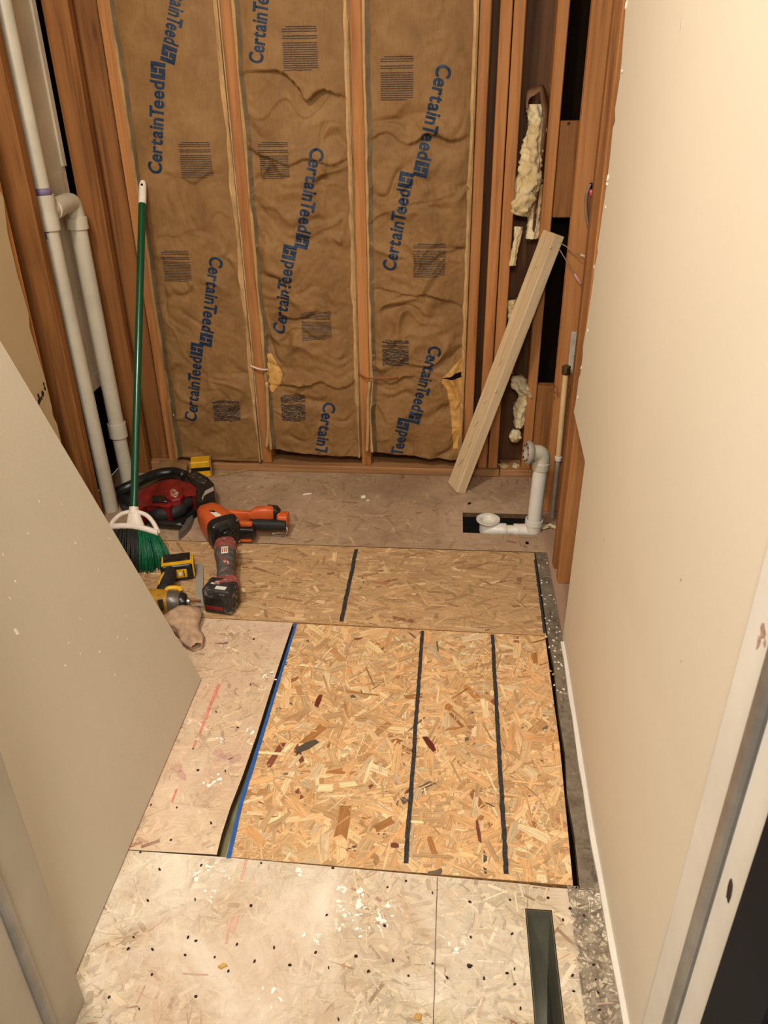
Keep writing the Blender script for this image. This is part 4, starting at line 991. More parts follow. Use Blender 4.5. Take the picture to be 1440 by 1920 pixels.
bm = B(); tube(bm, curve([(xp, ya + 0.082, zt + 0.006), (xp, yb - 0.045, zt + 0.008), (xp, yb - 0.010, zt + 0.000), (xp, yb, zt - 0.040), (xp, yb, zt - 0.055)], 7), 0.030, 20); lathe(bm, [(0.03, -0.025), (0.035, -0.025), (0.035, 0.012), (0.03, 0.014)], Matrix.Translation((xp, yb, zt - 0.055)), 24); bmesh.ops.recalc_face_normals(bm, faces=bm.faces); obj('elbow', bm, M['pvc'], root, True, 40)
zk = PX(222, 800, xp).z
bm = B(); tube(bm, [(xp + 0.004, yb, zk), (xp, yb, zt - 0.05)], 0.0285, 22); obj('pipe', bm, M['pvc'], root, True, 40)
bm = B(); tube(bm, [(xp + 0.012, yb - 0.008, 0), (xp + 0.004, yb, zk)], 0.0265, 22); obj('lower_pipe', bm, M['pvc'], root, True, 40)
bm = B(); lathe(bm, [(0.028, -0.032), (0.0345, -0.032), (0.0345, 0.024), (0.029, 0.024)], Matrix.Translation((xp + 0.004, yb, zk)), 24); bmesh.ops.recalc_face_normals(bm, faces=bm.faces); obj('coupling', bm, M['pvc'], root, True, 40)
# pale board behind the pipes
root = thing('backing_board', 'pale grey white board behind the pipes in the left wall', 'board', (-1.335, 2.6, 0.43))
bm = B(); box(bm, (-1.345, 2.46, 0.43), (-1.316, 2.80, 2.42), 0.002); box(bm, (-1.317, 2.770, 1.16), (-1.309, 2.80, 2.42), 0.002); box(bm, (-1.326, 2.60, 0.40), (-1.310, 2.757, 0.46), 0.003); box(bm, (-1.326, 2.62, 1.075), (-1.310, 2.757, 1.15), 0.003)
obj('board', bm, M['panelback'], root)

# ------------------------------------------------------------------ leaning wallboard sheet
c0 = F(378, 1275); th = math.radians(19.45); Ls = 1.74
dirv = V((-math.sin(th), 0, math.cos(th))); nv = V((math.cos(th), 0, math.sin(th)))
bm = B()
c0 = V((c0.x, c0.y, 0.0045))
Mx = frame(c0 - nv * 0.0, (0, -1, 0), dirv, nv * -1)
box(bm, (0, 0, 0.0), (0.826, Ls, 0.012), 0.0008, M=Mx)
bm.faces.ensure_lookup_table()
for f in bm.faces:
    if abs(f.normal.dot(nv)) < 0.3: f.material_index = 1
rg = random.Random(17)
for (a, b, r) in ((30, 1185, 5), (325, 778, 2), (73, 940, 2), (52, 1000, 1.6), (115, 945, 1.8), (5, 1040, 2.2), (28, 1090, 2), (18, 1122, 2), (184, 1068, 1.6), (220, 1195, 2), (238, 1198, 1.6), (128, 1205, 1.6), (150, 1225, 1.6), (186, 1222, 2.2), (122, 1248, 2), (215, 1265, 1.6), (236, 1155, 1.6), (150, 1160, 1.6), (141, 1018, 2), (206, 1010, 1.6)):
    # nicks and filled screw heads in the paint
    r_ = ray(a, b); t = (c0 - V((0, 0, H))).dot(nv) / r_.dot(nv); p = V((0, 0, H)) + r_ * t
    if (p - c0).dot(dirv) < 0: continue
    s = r * 0.0011; vv = []
    for i in range(8):
        t_ = i * math.pi / 4; vv.append(p + nv * 0.0006 + V((0, 1, 0)) * s * math.cos(t_) * rg.uniform(0.6, 1.2) + dirv * s * 1.6 * math.sin(t_) * rg.uniform(0.6, 1.2))
    f = bm.faces.new([bm.verts.new(v) for v in vv]); f.material_index = 1
o = obj('wallboard_sheet', bm, [M['greige'], M['gyp']]); tag(o, 'large greige painted wallboard sheet leaning on the left side', 'wallboard')

# ------------------------------------------------------------------ leaning 2x4 offcut
b = F(861, 922); t = PY(1046, 440, 2.815); ax = (t - b).normalized()
vd = (V((0, 0, H)) - (b + t) / 2).normalized(); cc_ = (vd - ax * vd.dot(ax)).normalized(); rr = ax.cross(cc_); 
if rr.x < 0: rr = -rr
ph = math.radians(31)
nn = cc_ * math.cos(ph) + rr * math.sin(ph); wn = cc_ * math.sin(ph) - rr * math.cos(ph)
Lo = (t - b).length
# axes: wn is the wide face normal (38 mm thickness along it), nn the narrow face normal (89 mm along it)
o_ = b - nn * 0.030
u_, v_ = -wn, nn
if u_.cross(v_).dot(ax) < 0: u_ = -u_
Mo = frame(o_, u_, v_, ax)
bm = B(); box(bm, (-0.019, -0.0445, 0.0), (0.019, 0.0445, Lo), 0.003, seg=2)
mk = plain('pencil_mark', (86, 66, 46), 0.8, 0.2)
sx = -0.0192 if (Mo.to_3x3() @ V((-1, 0, 0))).dot(wn) > 0 else 0.0192
for (z, y, dy, dz) in ((0.10, -0.01, 0.006, 0.02), (0.11, 0.0, 0.006, 0.02), (0.19, 0.01, 0.004, 0.012), (0.27, 0.0, 0.012, 0.016), (0.36, 0.005, 0.006, 0.010), (0.52, 0.01, 0.003, 0.012), (Lo - 0.12, 0.008, 0.014, 0.004), (Lo - 0.125, 0.002, 0.012, 0.003)):
    vv = [bm.verts.new((sx, y + a, z + b_)) for a, b_ in ((-dy, -dz), (-dy + 0.002, -dz), (dy, dz), (dy - 0.002, dz))]; f = bm.faces.new(vv); f.material_index = 1
for (z, y) in ((0.42, 0.046), (Lo - 0.045, 0.046)):
    bmesh.ops.create_icosphere(bm, subdivisions=1, radius=0.006, matrix=Matrix.Translation((sx * 0.9, 0.0435, z)))
off = obj('lumber_offcut', bm, [M['pine'], mk]); off.matrix_world = Mo; tag(off, 'pale fresh two by four offcut leaning on the studs', 'lumber')

# ------------------------------------------------------------------ broom
bs = F(251, 956, 0.165); tip = PY(268, 338, 2.845)
d = (tip - bs).normalized(); foot = bs - d * (bs.z / d.z)
s0 = F(250, 958, 0.20); 
root = thing('broom', 'green handled push broom with white head leaning in the left corner', 'broom', V((foot.x, foot.y, 0)))
bm = B(); tube(bm, [bs + d * 0.0, tip - d * 0.07], 0.0125, 18); h_ = obj('handle', bm, M['broomgreen'], root, True, 40)
bm = B(); tube(bm, [tip - d * 0.085, tip - d * 0.02, tip - d * 0.004, tip], [0.0135, 0.0130, 0.009, 0.003], 16); c_ = obj('handle_cap', bm, M['broomwhite'], root, True, 40)
bm = B(); bmesh.ops.create_icosphere(bm, subdivisions=2, radius=0.0045, matrix=Matrix.Translation(tip - d * 0.018 + V((0.002, -0.0125, 0.003)))); obj('hang_hole', bm, M['hole'], c_, True)
# head: fan plane spanned by wv (across) and d
acr = V((1, 0.12, 0)); acr = (acr - d * acr.dot(d)).normalized(); nb = acr.cross(d)
if nb.y > 0: nb = -nb
def bp(a, s, n=0.0): return bs + acr * a + d * s + nb * n          # a across, s along the handle from the socket
ska = 0.10                                                            # the head is angled: right side lower
bm = B(); tube(bm, [bp(0, 0.010), bp(0, 0.0), bp(0, -0.012)], [0.0155, 0.016, 0.017], 18); obj('socket', bm, M['broomwhite'], root, True, 40)
# white shell with two openings, as a set of struts
def strut(bm, a, b, w0, w1, th):
    pa, pb = bp(*a), bp(*b); t = (pb - pa).normalized(); u = t.cross(nb).normalized()
    loft(bm, [(pa, w0, th, u, nb), ((pa + pb) / 2, (w0 + w1) / 2, th * 1.1, u, nb), (pb, w1, th, u, nb)], 12, ex=3)
bm = B()
L_, R_ = (-0.078, -0.058), (0.084, -0.078)
strut(bm, (0, -0.004), (0.006, -0.058), 0.016, 0.032, 0.014)
for pts in ([(-0.010, -0.006), (-0.040, -0.014), (-0.064, -0.034), L_], [(0.010, -0.006), (0.042, -0.018), (0.066, -0.044), R_]):
    tube(bm, curve([bp(*p) for p in pts], 6), 0.0075, 10)
secs = []
for i in range(9):
    t_ = i / 8; a_ = L_[0] + (R_[0] - L_[0]) * t_; s_ = L_[1] + (R_[1] - L_[1]) * t_ + 0.012 * math.sin(math.pi * t_)
    secs.append((bp(a_, s_), 0.011, 0.019, d, nb))
loft(bm, secs, 14, ex=3)
obj('head', bm, M['broomwhite'], root, True, 50)
for nm, lo_t, hi_t, mt, lbl in (('bristles', 0.0, 0.60, M['bristle_k'], 'dark half of the bristles'), ('bristles', 0.60, 1.0, M['bristle_g'], 'green half of the bristles')):
    bm = B(); rg = random.Random(int(lo_t * 100) + 3)
    for i in range(190):
        t_ = rg.uniform(lo_t, hi_t); n_off = rg.uniform(-0.015, 0.015)
        a_ = L_[0] + (R_[0] - L_[0]) * t_; s_ = L_[1] + (R_[1] - L_[1]) * t_ + 0.012 * math.sin(math.pi * t_) - 0.008
        p0 = bp(a_, s_, n_off)
        fan = (t_ - 0.42) * (0.50 if t_ < 0.6 else 0.50 + (t_ - 0.6) * 0.9)
        dr = (-d + acr * fan + nb * n_off * 3.5 + V((rg.gauss(0, 0.018), rg.gauss(0, 0.018), 0))).normalized()
        ln = (p0.z - 0.002) / -dr.z
        ln = min(ln, 0.145 - 0.035 * max(0, t_ - 0.7) / 0.3 + rg.uniform(-0.010, 0.004))
        pm = p0 + dr * ln * 0.55 + acr * (fan * 0.012); p1 = p0 + dr * ln
        if p1.z < 0.002: p1.z = 0.002
        tube(bm, [p0, pm, p1], [0.0026, 0.0022, 0.0014], 5)
    f_ = obj(nm, bm, mt, root, True); f_['label'] = lbl

# ------------------------------------------------------------------ red cordless saw lying on its side
def Z1(a, b, z): return F(200 + a / 6.545, 840 + b / 6.545, z)           # detail coordinates of the tool corner
root = thing('cordless_saw', 'red and black cordless saw lying on its side behind the broom', 'saw', F(320, 965))
red = [(300, 640), (365, 570), (480, 478), (690, 395), (760, 372), (890, 372), (1020, 430), (1140, 490), (1095, 600), (1010, 560), (960, 610), (830, 655), (770, 745), (640, 690), (480, 695), (440, 730), (380, 770), (320, 720)]
bm = B(); prism(bm, [Z1(a, b, 0.085) for a, b in red], 0.022, 0.085, 0.012, seg=3); r_ = obj('body', bm, M['red'], root, True, 35)
bm = B(); prism(bm, [Z1(a, b, 0.10) for a, b in [(700, 470), (760, 425), (850, 425), (930, 480), (950, 560), (900, 620), (800, 640), (720, 590)]], 0.075, 0.100, 0.012, seg=3); obj('motor_cover', bm, M['red'], root, True, 35)
bm = B(); prism(bm, [Z1(a, b, 0.102) for a, b in [(770, 520), (810, 490), (860, 520), (890, 560), (850, 600), (790, 590)]], 0.098, 0.1015, 0.001); m_ = obj('emblem', bm, plain('scuffed_emblem', (150, 88, 76), 0.5, wear=0.5, wear_c=(206, 190, 176)), root, True, 35); m_['label'] = 'worn pale emblem on the motor cover'
bm = B(); prism(bm, [Z1(a, b, 0.092) for a, b in [(540, 610), (560, 585), (700, 570), (750, 600), (745, 660), (690, 655), (560, 655)]], 0.07, 0.0925, 0.004); obj('trigger', bm, M['black'], root, True, 35)
bm = B(); tube(bm, curve([Z1(140, 540, 0.03), Z1(260, 480, 0.045), Z1(430, 400, 0.055), Z1(600, 330, 0.055), Z1(720, 305, 0.055), Z1(840, 300, 0.055), Z1(960, 340, 0.055)], 6), 0.021, 14); obj('rear_guard', bm, M['black'], root, True)
bm = B(); tube(bm, curve([Z1(400, 790, 0.03), Z1(520, 800, 0.042), Z1(700, 810, 0.045), Z1(860, 770, 0.05), Z1(960, 690, 0.055), Z1(1080, 590, 0.06)], 6), [0.020] * 10 + [0.027] * 12 + [0.022] * 9, 14); obj('front_grip', bm, M['blackgrip'], root, True)
bm = B(); prism(bm, [Z1(a, b, 0.03) for a, b in [(120, 560), (300, 470), (480, 620), (640, 730), (1020, 720), (1080, 640), (1100, 760), (960, 860), (600, 870), (420, 800), (160, 680)]], 0.004, 0.028, 0.006); obj('base_guard', bm, M['black'], root, True, 35)
bm = B(); tube(bm, curve([Z1(540, 905, 0.02), Z1(700, 930, 0.022), Z1(860, 945, 0.022), Z1(920, 940, 0.022)], 5), 0.014, 12); obj('blade_bar', bm, M['black'], root, True)
bm = B(); cr = [(1050, 780), (1065, 870), (1030, 960), (960, 1040), (885, 1100), (885, 1050), (930, 1000), (985, 930), (1000, 860), (1000, 800)]
prism(bm, [Z1(a, b, 0.012) for a, b in cr], 0.001, 0.022, 0.003); s_ = obj('shoe', bm, plain('grey_saw_shoe', (112, 106, 98), 0.4, 0.5, metal=0.4), root, True, 35); s_['label'] = 'curved grey metal shoe'
root_b = root
bat = [(950, 330), (1050, 275), (1100, 270), (1240, 345), (1320, 430), (1325, 580), (1180, 655), (1090, 640), (1075, 540), (1150, 500)]
bm = B(); prism(bm, [Z1(a, b, 0.085) for a, b in bat], 0.012, 0.085, 0.010, seg=3); b_ = obj('battery', bm, M['black'], root, True, 35); b_['label'] = 'black battery pack with a scuffed label'
bm = B(); prism(bm, [Z1(a, b, 0.087) for a, b in [(985, 340), (1075, 300), (1240, 400), (1190, 462)]], 0.084, 0.0865, 0.001); obj('rib_plate', bm, M['blackworn'], b_, True, 35)
bm = B(); prism(bm, [Z1(a, b, 0.087) for a, b in [(1210, 520), (1310, 470), (1315, 515), (1190, 585), (1180, 640), (1165, 610)]], 0.08, 0.0865, 0.001); l_ = obj('label', bm, plain('torn_label', (184, 172, 158), 0.5, wear=0.58, wear_c=(40, 36, 34)), b_, True, 35)

# ------------------------------------------------------------------ orange nailer
def Z2(a, b, z): return F(340 + a / 6.545, 920 + b / 6.545, z)
root = thing('nail_gun', 'orange and black nail gun lying in the middle of the tools', 'nail gun', F(421, 1015))
capc = Z2(535, 515, 0.062); back = Z2(250, 330, 0.070)
axn = V((back.x - capc.x, back.y - capc.y, 0)); axn = V((-0.62, 0.78, 0.05)).normalized()
ul = axn.cross(V((0, 0, 1))).normalized(); 
if ul.x < 0: ul = -ul
uv_ = V((0, 0, 1)); up2 = (uv_ - axn * uv_.dot(axn)).normalized()
bm = B()
loft(bm, [(capc + axn * 0.012, 0.054, 0.056, ul, up2), (capc + axn * 0.05, 0.053, 0.054, ul, up2), (capc + axn * 0.10, 0.050, 0.050, ul, up2), (capc + axn * 0.145, 0.040, 0.042, ul, up2), (capc + axn * 0.165, 0.028, 0.030, ul, up2)], 28, ex=3.2)
obj('body', bm, M['orange'], root, True, 40)
bm = B()
loft(bm, [(capc - axn * 0.018, 0.044, 0.044, ul, up2), (capc - axn * 0.010, 0.053, 0.054, ul, up2), (capc + axn * 0.016, 0.056, 0.058, ul, up2)], 28, ex=4.0)
e_ = obj('end_cap', bm, M['black'], root, True, 40); 
bm = B()
lathe(bm, [(0.040, 0.0), (0.040, 0.005), (0.034, 0.007), (0.032, 0.003), (0.020, 0.001), (0.016, 0.006), (0.006, 0.008), (0.0, 0.008)], axisM(capc - axn * 0.019, -axn), 24)
for i in range(10):
    a = i * math.pi / 5; rad = ul * math.cos(a) + up2 * math.sin(a)
    tube(bm, [capc - axn * 0.023 + rad * 0.014, capc - axn * 0.022 + rad * 0.036], 0.0022, 6)
bmesh.ops.recalc_face_normals(bm, faces=bm.faces); obj('vent_grille', bm, M['black'], e_, True, 40)
for su in (-1, 1):
    for sv in (-1, 1):
        bm = B(); lathe(bm, [(0.0, 0.004), (0.004, 0.003), (0.0052, -0.002)], axisM(capc - axn * 0.016 + ul * su * 0.042 + up2 * sv * 0.043, -axn), 10); obj('bolt', bm, M['gearcase'], e_, True)
bm = B(); prism(bm, [Z2(a, b, 0.118) for a, b in [(355, 265), (410, 255), (490, 300), (480, 312), (420, 318)]], 0.108, 0.1195, 0.001); l_ = obj('sticker', bm, M['label'], root, True, 35); l_['label'] = 'pale sticker on the orange body'
bm = B(); prism(bm, [Z2(a, b, 0.119) for a, b in [(340, 245), (395, 240), (430, 262), (385, 270)]], 0.104, 0.1195, 0.001); obj('vent', bm, M['black'], root, True, 35)
# magazine bar, housing and handle run to the right
ym0 = Z2(560, 300, 0.06); ym1 = Z2(1320, 330, 0.06)
dm = (ym1 - ym0).normalized(); um = V((0, 0, 1)); vm = dm.cross(um)
bm = B(); loft(bm, [(ym0, 0.020, 0.010, um, vm), (ym0 + dm * 0.13, 0.018, 0.010, um, vm), (ym1 - dm * 0.01, 0.020, 0.011, um, vm), (ym1, 0.019, 0.010, um, vm)], 16, ex=5); obj('magazine', bm, M['orange'], root, True, 35)
bm = B(); h0, h1 = Z2(840, 290, 0.078), Z2(1140, 275, 0.078); loft(bm, [(h0, 0.010, 0.014, um, vm), (h0 + (h1 - h0) * 0.25, 0.026, 0.018, um, vm), (h0 + (h1 - h0) * 0.85, 0.026, 0.018, um, vm), (h1, 0.018, 0.016, um, vm)], 18, ex=4); hs = obj('housing', bm, M['orange'], root, True, 40)
bm = B(); prism(bm, [Z2(a, b, 0.06) for a, b in [(870, 340), (900, 318), (1085, 318), (1090, 340), (1000, 352), (880, 356)]], 0.05, 0.062, 0.001); l_ = obj('name_plate', bm, M['label'], hs, True, 35); l_['label'] = 'pale worn name plate'
bm = B(); c1 = Z2(1140, 280, 0.07); loft(bm, [(c1 - dm * 0.022, 0.030, 0.020, um, vm), (c1 + dm * 0.010, 0.028, 0.019, um, vm), (c1 + dm * 0.022, 0.014, 0.014, um, vm)], 16, ex=4); obj('latch', bm, M['black'], root, True, 40)
bm = B(); g0, g1 = Z2(840, 410, 0.052), Z2(1285, 425, 0.052); dg_ = (g1 - g0).normalized(); vg = dg_.cross(um)
loft(bm, [(g0, 0.017, 0.017, um, vg), (g0 + (g1 - g0) * 0.3, 0.019, 0.019, um, vg), (g0 + (g1 - g0) * 0.9, 0.018, 0.018, um, vg), (g1, 0.016, 0.016, um, vg)], 18, ex=2.4); obj('grip', bm, M['blackgrip'], root, True, 40)
bm = B(); e0 = Z2(1270, 350, 0.06); loft(bm, [(e0 - dm * 0.018, 0.022, 0.024, um, vm), (e0 + dm * 0.012, 0.022, 0.024, um, vm)], 16, ex=6); obj('end_block', bm, M['orange'], root, True, 40)
bm = B(); tube(bm, curve([Z2(1290, 440, 0.045), Z2(1300, 500, 0.03), Z2(1280, 540, 0.012), Z2(1200, 545, 0.008), Z2(1125, 540, 0.008), Z2(1140, 520, 0.012), Z2(1270, 520, 0.012)], 6), 0.0024, 8); obj('rafter_hook', bm, M['silver'], root, True)
bm = B(); k0 = Z2(800, 510, 0.045); loft(bm, [(k0 - dm * 0.028, 0.022, 0.018, um, vm), (k0 + dm * 0.028, 0.020, 0.016, um, vm)], 14, ex=5); obj('trigger_block', bm, M['black'], root, True, 40)
for a, b, z in ((790, 405, 0.075), (790, 590, 0.020)):
    bm = B(); k0 = Z2(a, b, z); loft(bm, [(k0 - dm * 0.022, 0.009, 0.010, um, vm), (k0 + dm * 0.020, 0.008, 0.010, um, vm), (k0 + dm * 0.024, 0.004, 0.006, um, vm)], 12, ex=4); obj('side_lug', bm, M['orange'], root, True, 40)

# ------------------------------------------------------------------ worn grey and red tool
bb = Z2(480, 1370, 0.036)
root = thing('cordless_tool', 'worn grey and red cordless tool with a black battery, nearest the marker line', 'power tool', V((bb.x, bb.y, 0)))
bx0, bx1, by0 = F(384, 1152), F(452, 1150), F(425, 1158)
cB = F(419, 1146, 0); rot = Matrix.Rotation(math.radians(-9), 4, 'Z')
ctr = V((-0.664, 1.903, 0))
bm = B(); box(bm, (-0.046, -0.034, 0.001), (0.046, 0.040, 0.088), 0.012, M=Matrix.Translation(ctr) @ rot, seg=3)
bt = obj('battery', bm, M['blackworn'], root, True, 35)
MB_ = Matrix.Translation(ctr) @ rot
def bxp(name, lo, hi, mat, par, lab=None, bev=0.001):
    bm = B(); box(bm, lo, hi, bev, M=MB_); o = obj(name, bm, mat, par)
    if lab: o['label'] = lab
    return o
bxp('label_frame', (-0.036, -0.0352, 0.016), (0.022, -0.0335, 0.062), M['black'], bt)
bxp('red_stripe', (-0.035, -0.0360, 0.018), (0.021, -0.0345, 0.031), M['red'], bt, 'red stripe on the battery face')
bxp('paint_smear', (-0.006, -0.024, 0.0870), (0.028, -0.008, 0.0888), M['label'], bt, 'smear of white paint')
bxp('paint_smear', (-0.028, -0.002, 0.0870), (-0.014, 0.006, 0.0888), M['label'], bt, 'small spot of white paint')
for i in range(3): bxp('side_rib', (0.044, -0.026, 0.016 + i * 0.021), (0.0475, 0.02, 0.028 + i * 0.021), M['blackworn'], bt, None, 0.001)
d1 = Z2(545, 730, 0.055); d0 = MB_ @ V((0.0, 0.040, 0.066)); dt = (d1 - d0); dtn = dt.normalized(); ut = dtn.cross(V((0, 0, 1))).normalized(); vt = ut.cross(dtn)
bm = B(); loft(bm, [(d0 - dtn * 0.030 + V((0, 0, 0.012)), 0.044, 0.012, ut, vt), (d0 + V((0, 0, 0.004)), 0.042, 0.016, ut, vt), (d0 + dtn * 0.014, 0.031, 0.022, ut, vt)], 20, ex=3.2); o = obj('foot', bm, M['redworn'], root, True, 40); o['label'] = 'scuffed red foot above the battery'
bm = B(); loft(bm, [(d0 + dtn * 0.012, 0.028, 0.024, ut, vt), (d0 + dt * 0.4, 0.027, 0.027, ut, vt), (d0 + dt * 0.72, 0.032, 0.031, ut, vt), (d0 + dt * 0.9, 0.036, 0.034, ut, vt)], 22, ex=2.6); obj('grip', bm, M['greyworn'], root, True, 40)
bm = B(); loft(bm, [(d0 + dt * 0.86, 0.037, 0.035, ut, vt), (d0 + dt * 1.0, 0.038, 0.036, ut, vt), (d0 + dt * 1.16, 0.034, 0.033, ut, vt)], 22, ex=3); obj('head', bm, M['redworn'], root, True, 40)
bm = B(); mz = d0 + dt * 0.73; box(bm, (-0.011, -0.022, 0), (0.011, 0.022, 0.003), 0.001, M=frame(mz + vt * 0.0305, ut, dtn, vt)); pl_ = obj('rating_plate', bm, M['label'], root); pl_['label'] = 'worn pale plate with red bars'
for i in range(3):
    bm = B(); box(bm, (-0.008 + i * 0.006, -0.016, 0.0025), (-0.005 + i * 0.006, 0.010, 0.0038), 0, M=frame(mz + vt * 0.0305, ut, dtn, vt)); obj('red_bar', bm, M['orange'], pl_)
bm = B(); mz = d0 + dt * 0.45
prism_pts = [(-0.016, 0.03), (-0.002, 0.036), (0.008, 0.024), (0.004, 0.010), (0.010, -0.008), (0.016, -0.03), (0.006, -0.032), (-0.004, -0.010), (-0.014, 0.006)]
prism(bm, [V(p) for p in prism_pts], 0.0, 0.002); bmesh.ops.transform(bm, matrix=frame(mz + vt * 0.0262, ut, dtn, vt), verts=bm.verts); o = obj('emblem', bm, M['redworn'], root); o['label'] = 'rubbed red and white emblem'

# ------------------------------------------------------------------ yellow impact driver
def Z3(a, b, z): return F(260 + a / 6.545, 1020 + b / 6.545, z)
root = thing('impact_driver', 'yellow and black cordless driver lying beside the leaning sheet', 'driver', F(330, 1130))
a0, a1 = Z3(180, 720, 0.036), Z3(540, 700, 0.036); da = (a1 - a0).normalized(); va = da.cross(um).normalized()
def ysec(px, r1, r2=None, z=0.036): return (Z3(px, 710, z), r1, r2 or r1, um, va)
bm = B(); loft(bm, [ysec(-60, 0.028), ysec(-20, 0.034), ysec(150, 0.035), ysec(370, 0.034)], 22, ex=3); obj('motor_housing', bm, M['yellowdk'], root, True, 40)
bm = B(); loft(bm, [ysec(365, 0.034), ysec(400, 0.035), ysec(500, 0.031), ysec(520, 0.026)], 22, ex=2.4); obj('gear_case', bm, M['gearcase'], root, True, 40)
bm = B(); loft(bm, [ysec(495, 0.027), ysec(540, 0.029), ysec(585, 0.024), ysec(600, 0.017)], 20, ex=2.2); obj('nose_bumper', bm, M['black'], root, True, 40)
bm = B(); loft(bm, [ysec(575, 0.012), ysec(600, 0.014), ysec(630, 0.013), ysec(640, 0.009)], 16, ex=2); obj('chuck', bm, M['silver'], root, True, 40)
bm = B(); tube(bm, [Z3(635, 700, 0.036), Z3(700, 700, 0.035), Z3(705, 700, 0.035), Z3(765, 700, 0.034)], [0.0034, 0.0034, 0.0045, 0.0045], 8); obj('bit', bm, M['copper'], root, True, 40)
bm = B(); prism(bm, [Z3(a, b, 0.07) for a, b in [(230, 690), (295, 680), (300, 770), (275, 800), (240, 730)]], 0.060, 0.0715, 0.001); obj('model_plate', bm, M['black'], root, True, 35)
bm = B(); tube(bm, curve([Z3(300, 640, 0.04), Z3(320, 560, 0.045), Z3(345, 480, 0.05), Z3(375, 400, 0.05), Z3(380, 340, 0.05)], 6), [0.024] * 8 + [0.021] * 17, 16); obj('handle', bm, M['blackgrip'], root, True)
bm = B(); tube(bm, curve([Z3(270, 520, 0.05), Z3(262, 480, 0.055), Z3(285, 420, 0.06), Z3(320, 365, 0.06)], 5), 0.007, 10); tube(bm, curve([Z3(340, 600, 0.06), Z3(360, 550, 0.065), Z3(430, 540, 0.065), Z3(500, 548, 0.060), Z3(520, 580, 0.055)], 5), 0.008, 10); obj('yellow_trim', bm, M['yellow'], root, True)
bm = B(); prism(bm, [Z3(a, b, 0.045) for a, b in [(460, 560), (480, 540), (525, 550), (525, 575), (480, 580)]], 0.03, 0.055, 0.004); obj('trigger', bm, M['black'], root, True, 35)
q0, q1 = F(304, 1094), F(366, 1086); db = (q1 - q0); db.z = 0; Lb = db.length; dbn = db.normalized(); dpn = V((-dbn.y, dbn.x, 0))
MBt = frame(q0 + dbn * Lb * 0.5 + dpn * 0.031, dbn, dpn, um)
bm = B(); box(bm, (-0.050, -0.035, 0.001), (0.050, 0.035, 0.062), 0.010, M=MBt, seg=3); bt = obj('battery', bm, M['black'], root, True, 35); bt['label'] = 'black and yellow battery pack'
def yb_(name, lo, hi, mat, bev=0.003, lab=None):
    bm = B(); box(bm, lo, hi, bev, M=MBt, seg=2); o = obj(name, bm, mat, bt, True, 35)
    if lab: o['label'] = lab
    return o
yb_('yellow_band', (-0.046, -0.030, 0.058), (0.048, 0.026, 0.0655), M['yellow'], 0.003, 'yellow shell along the top')
yb_('yellow_side', (0.045, -0.030, 0.008), (0.0535, 0.030, 0.060), M['yellow'], 0.003, 'yellow shell at the end')
yb_('end_slot', (0.052, -0.014, 0.016), (0.0548, 0.022, 0.046), M['black'], 0.002)
yb_('top_pad', (-0.040, -0.016, 0.064), (0.044, 0.028, 0.070), M['black'], 0.004)
yb_('sticker', (-0.004, -0.0368, 0.016), (0.030, -0.0345, 0.046), M['yellow'], 0.001, 'yellow sticker on the battery side')
yb_('sticker_print', (0.004, -0.0378, 0.024), (0.014, -0.0360, 0.036), M['label'], 0.0005)
yb_('sticker_bar', (0.019, -0.0378, 0.020), (0.022, -0.0360, 0.042), M['black'], 0.0005)

# ------------------------------------------------------------------ small things on the floor
bm = B(); s0_, s1_ = Z3(752, 240, 0.002), Z3(742, 870, 0.002); dS = (s1_ - s0_); Ls_ = dS.length; dS.normalize(); uS = V((-dS.y, dS.x, 0)).normalized()
if uS.x < 0: uS = -uS
tube_pts = []
pr = None
for i in range(13):
    t = i / 12; c = s0_ + dS * Ls_ * t; zz = 0.003 + 0.004 * math.sin(math.pi * t); w_ = 0.0115 if i else 0.010
    row = [bm.verts.new(V((c.x, c.y, zz)) + uS * w_ * s) for s in (-1, 1)]
    if pr: bm.faces.new((pr[0], pr[1], row[1], row[0]))
    pr = row
bmesh.ops.recalc_face_normals(bm, faces=bm.faces); solid(bm, 0.0025)
o = obj('flat_bar', bm, M['stripgrey']); tag(o, 'thin grey flat bar lying between the yellow driver and the grey tool', 'bar')

# rag: crumpled roll with an open end
bm = B(); e1, e0 = Z3(715, 1250, 0.018), Z3(500, 880, 0.026); dr = (e1 - e0); Lr = dr.length; dr.normalize(); ur = dr.cross(um).normalized(); m_ = 28; rings = []
for i in range(17):
    t = i / 16; c = e0 + dr * Lr * t; hw = 0.062 * (1 - t) + 0.017 * t + 0.004 * math.sin(t * 9); hh = 0.030 * (1 - t) + 0.015 * t
    ring = []
    for k_ in range(m_):
        a = 2 * math.pi * k_ / m_; n_ = 1 + 0.26 * noise.noise(V((math.cos(a) * 1.8, math.sin(a) * 1.8, t * 3.2))) - 0.20 * abs(noise.noise(V((math.cos(a) * 2.6, math.sin(a) * 2.6, t * 2.2 + 5)))) + 0.10 * noise.noise(V((math.cos(a) * 5, math.sin(a) * 5, t * 8)))
        p = V((c.x, c.y, 0)) + ur * hw * math.cos(a) * n_ + um * max(0.001, hh + hh * math.sin(a) * n_)
        ring.append(bm.verts.new(p))
    rings.append(ring)
inner = [[bm.verts.new(v.co + (rings[16][k_].co - v.co) * 0) for k_, v in enumerate(rings[16])]]
cen = sum((v.co for v in rings[16]), V()) / m_
for s, off_ in ((0.80, 0.0), (0.75, -0.03)):
    inner.append([bm.verts.new(cen + (v.co - cen) * s + dr * off_) for v in rings[16]])
for v in inner[0]: bm.verts.remove(v)
seq = rings + inner[1:]
for a, b_ in zip(seq, seq[1:]):
    for k_ in range(m_): bm.faces.new((a[k_], a[(k_ + 1) % m_], b_[(k_ + 1) % m_], b_[k_]))
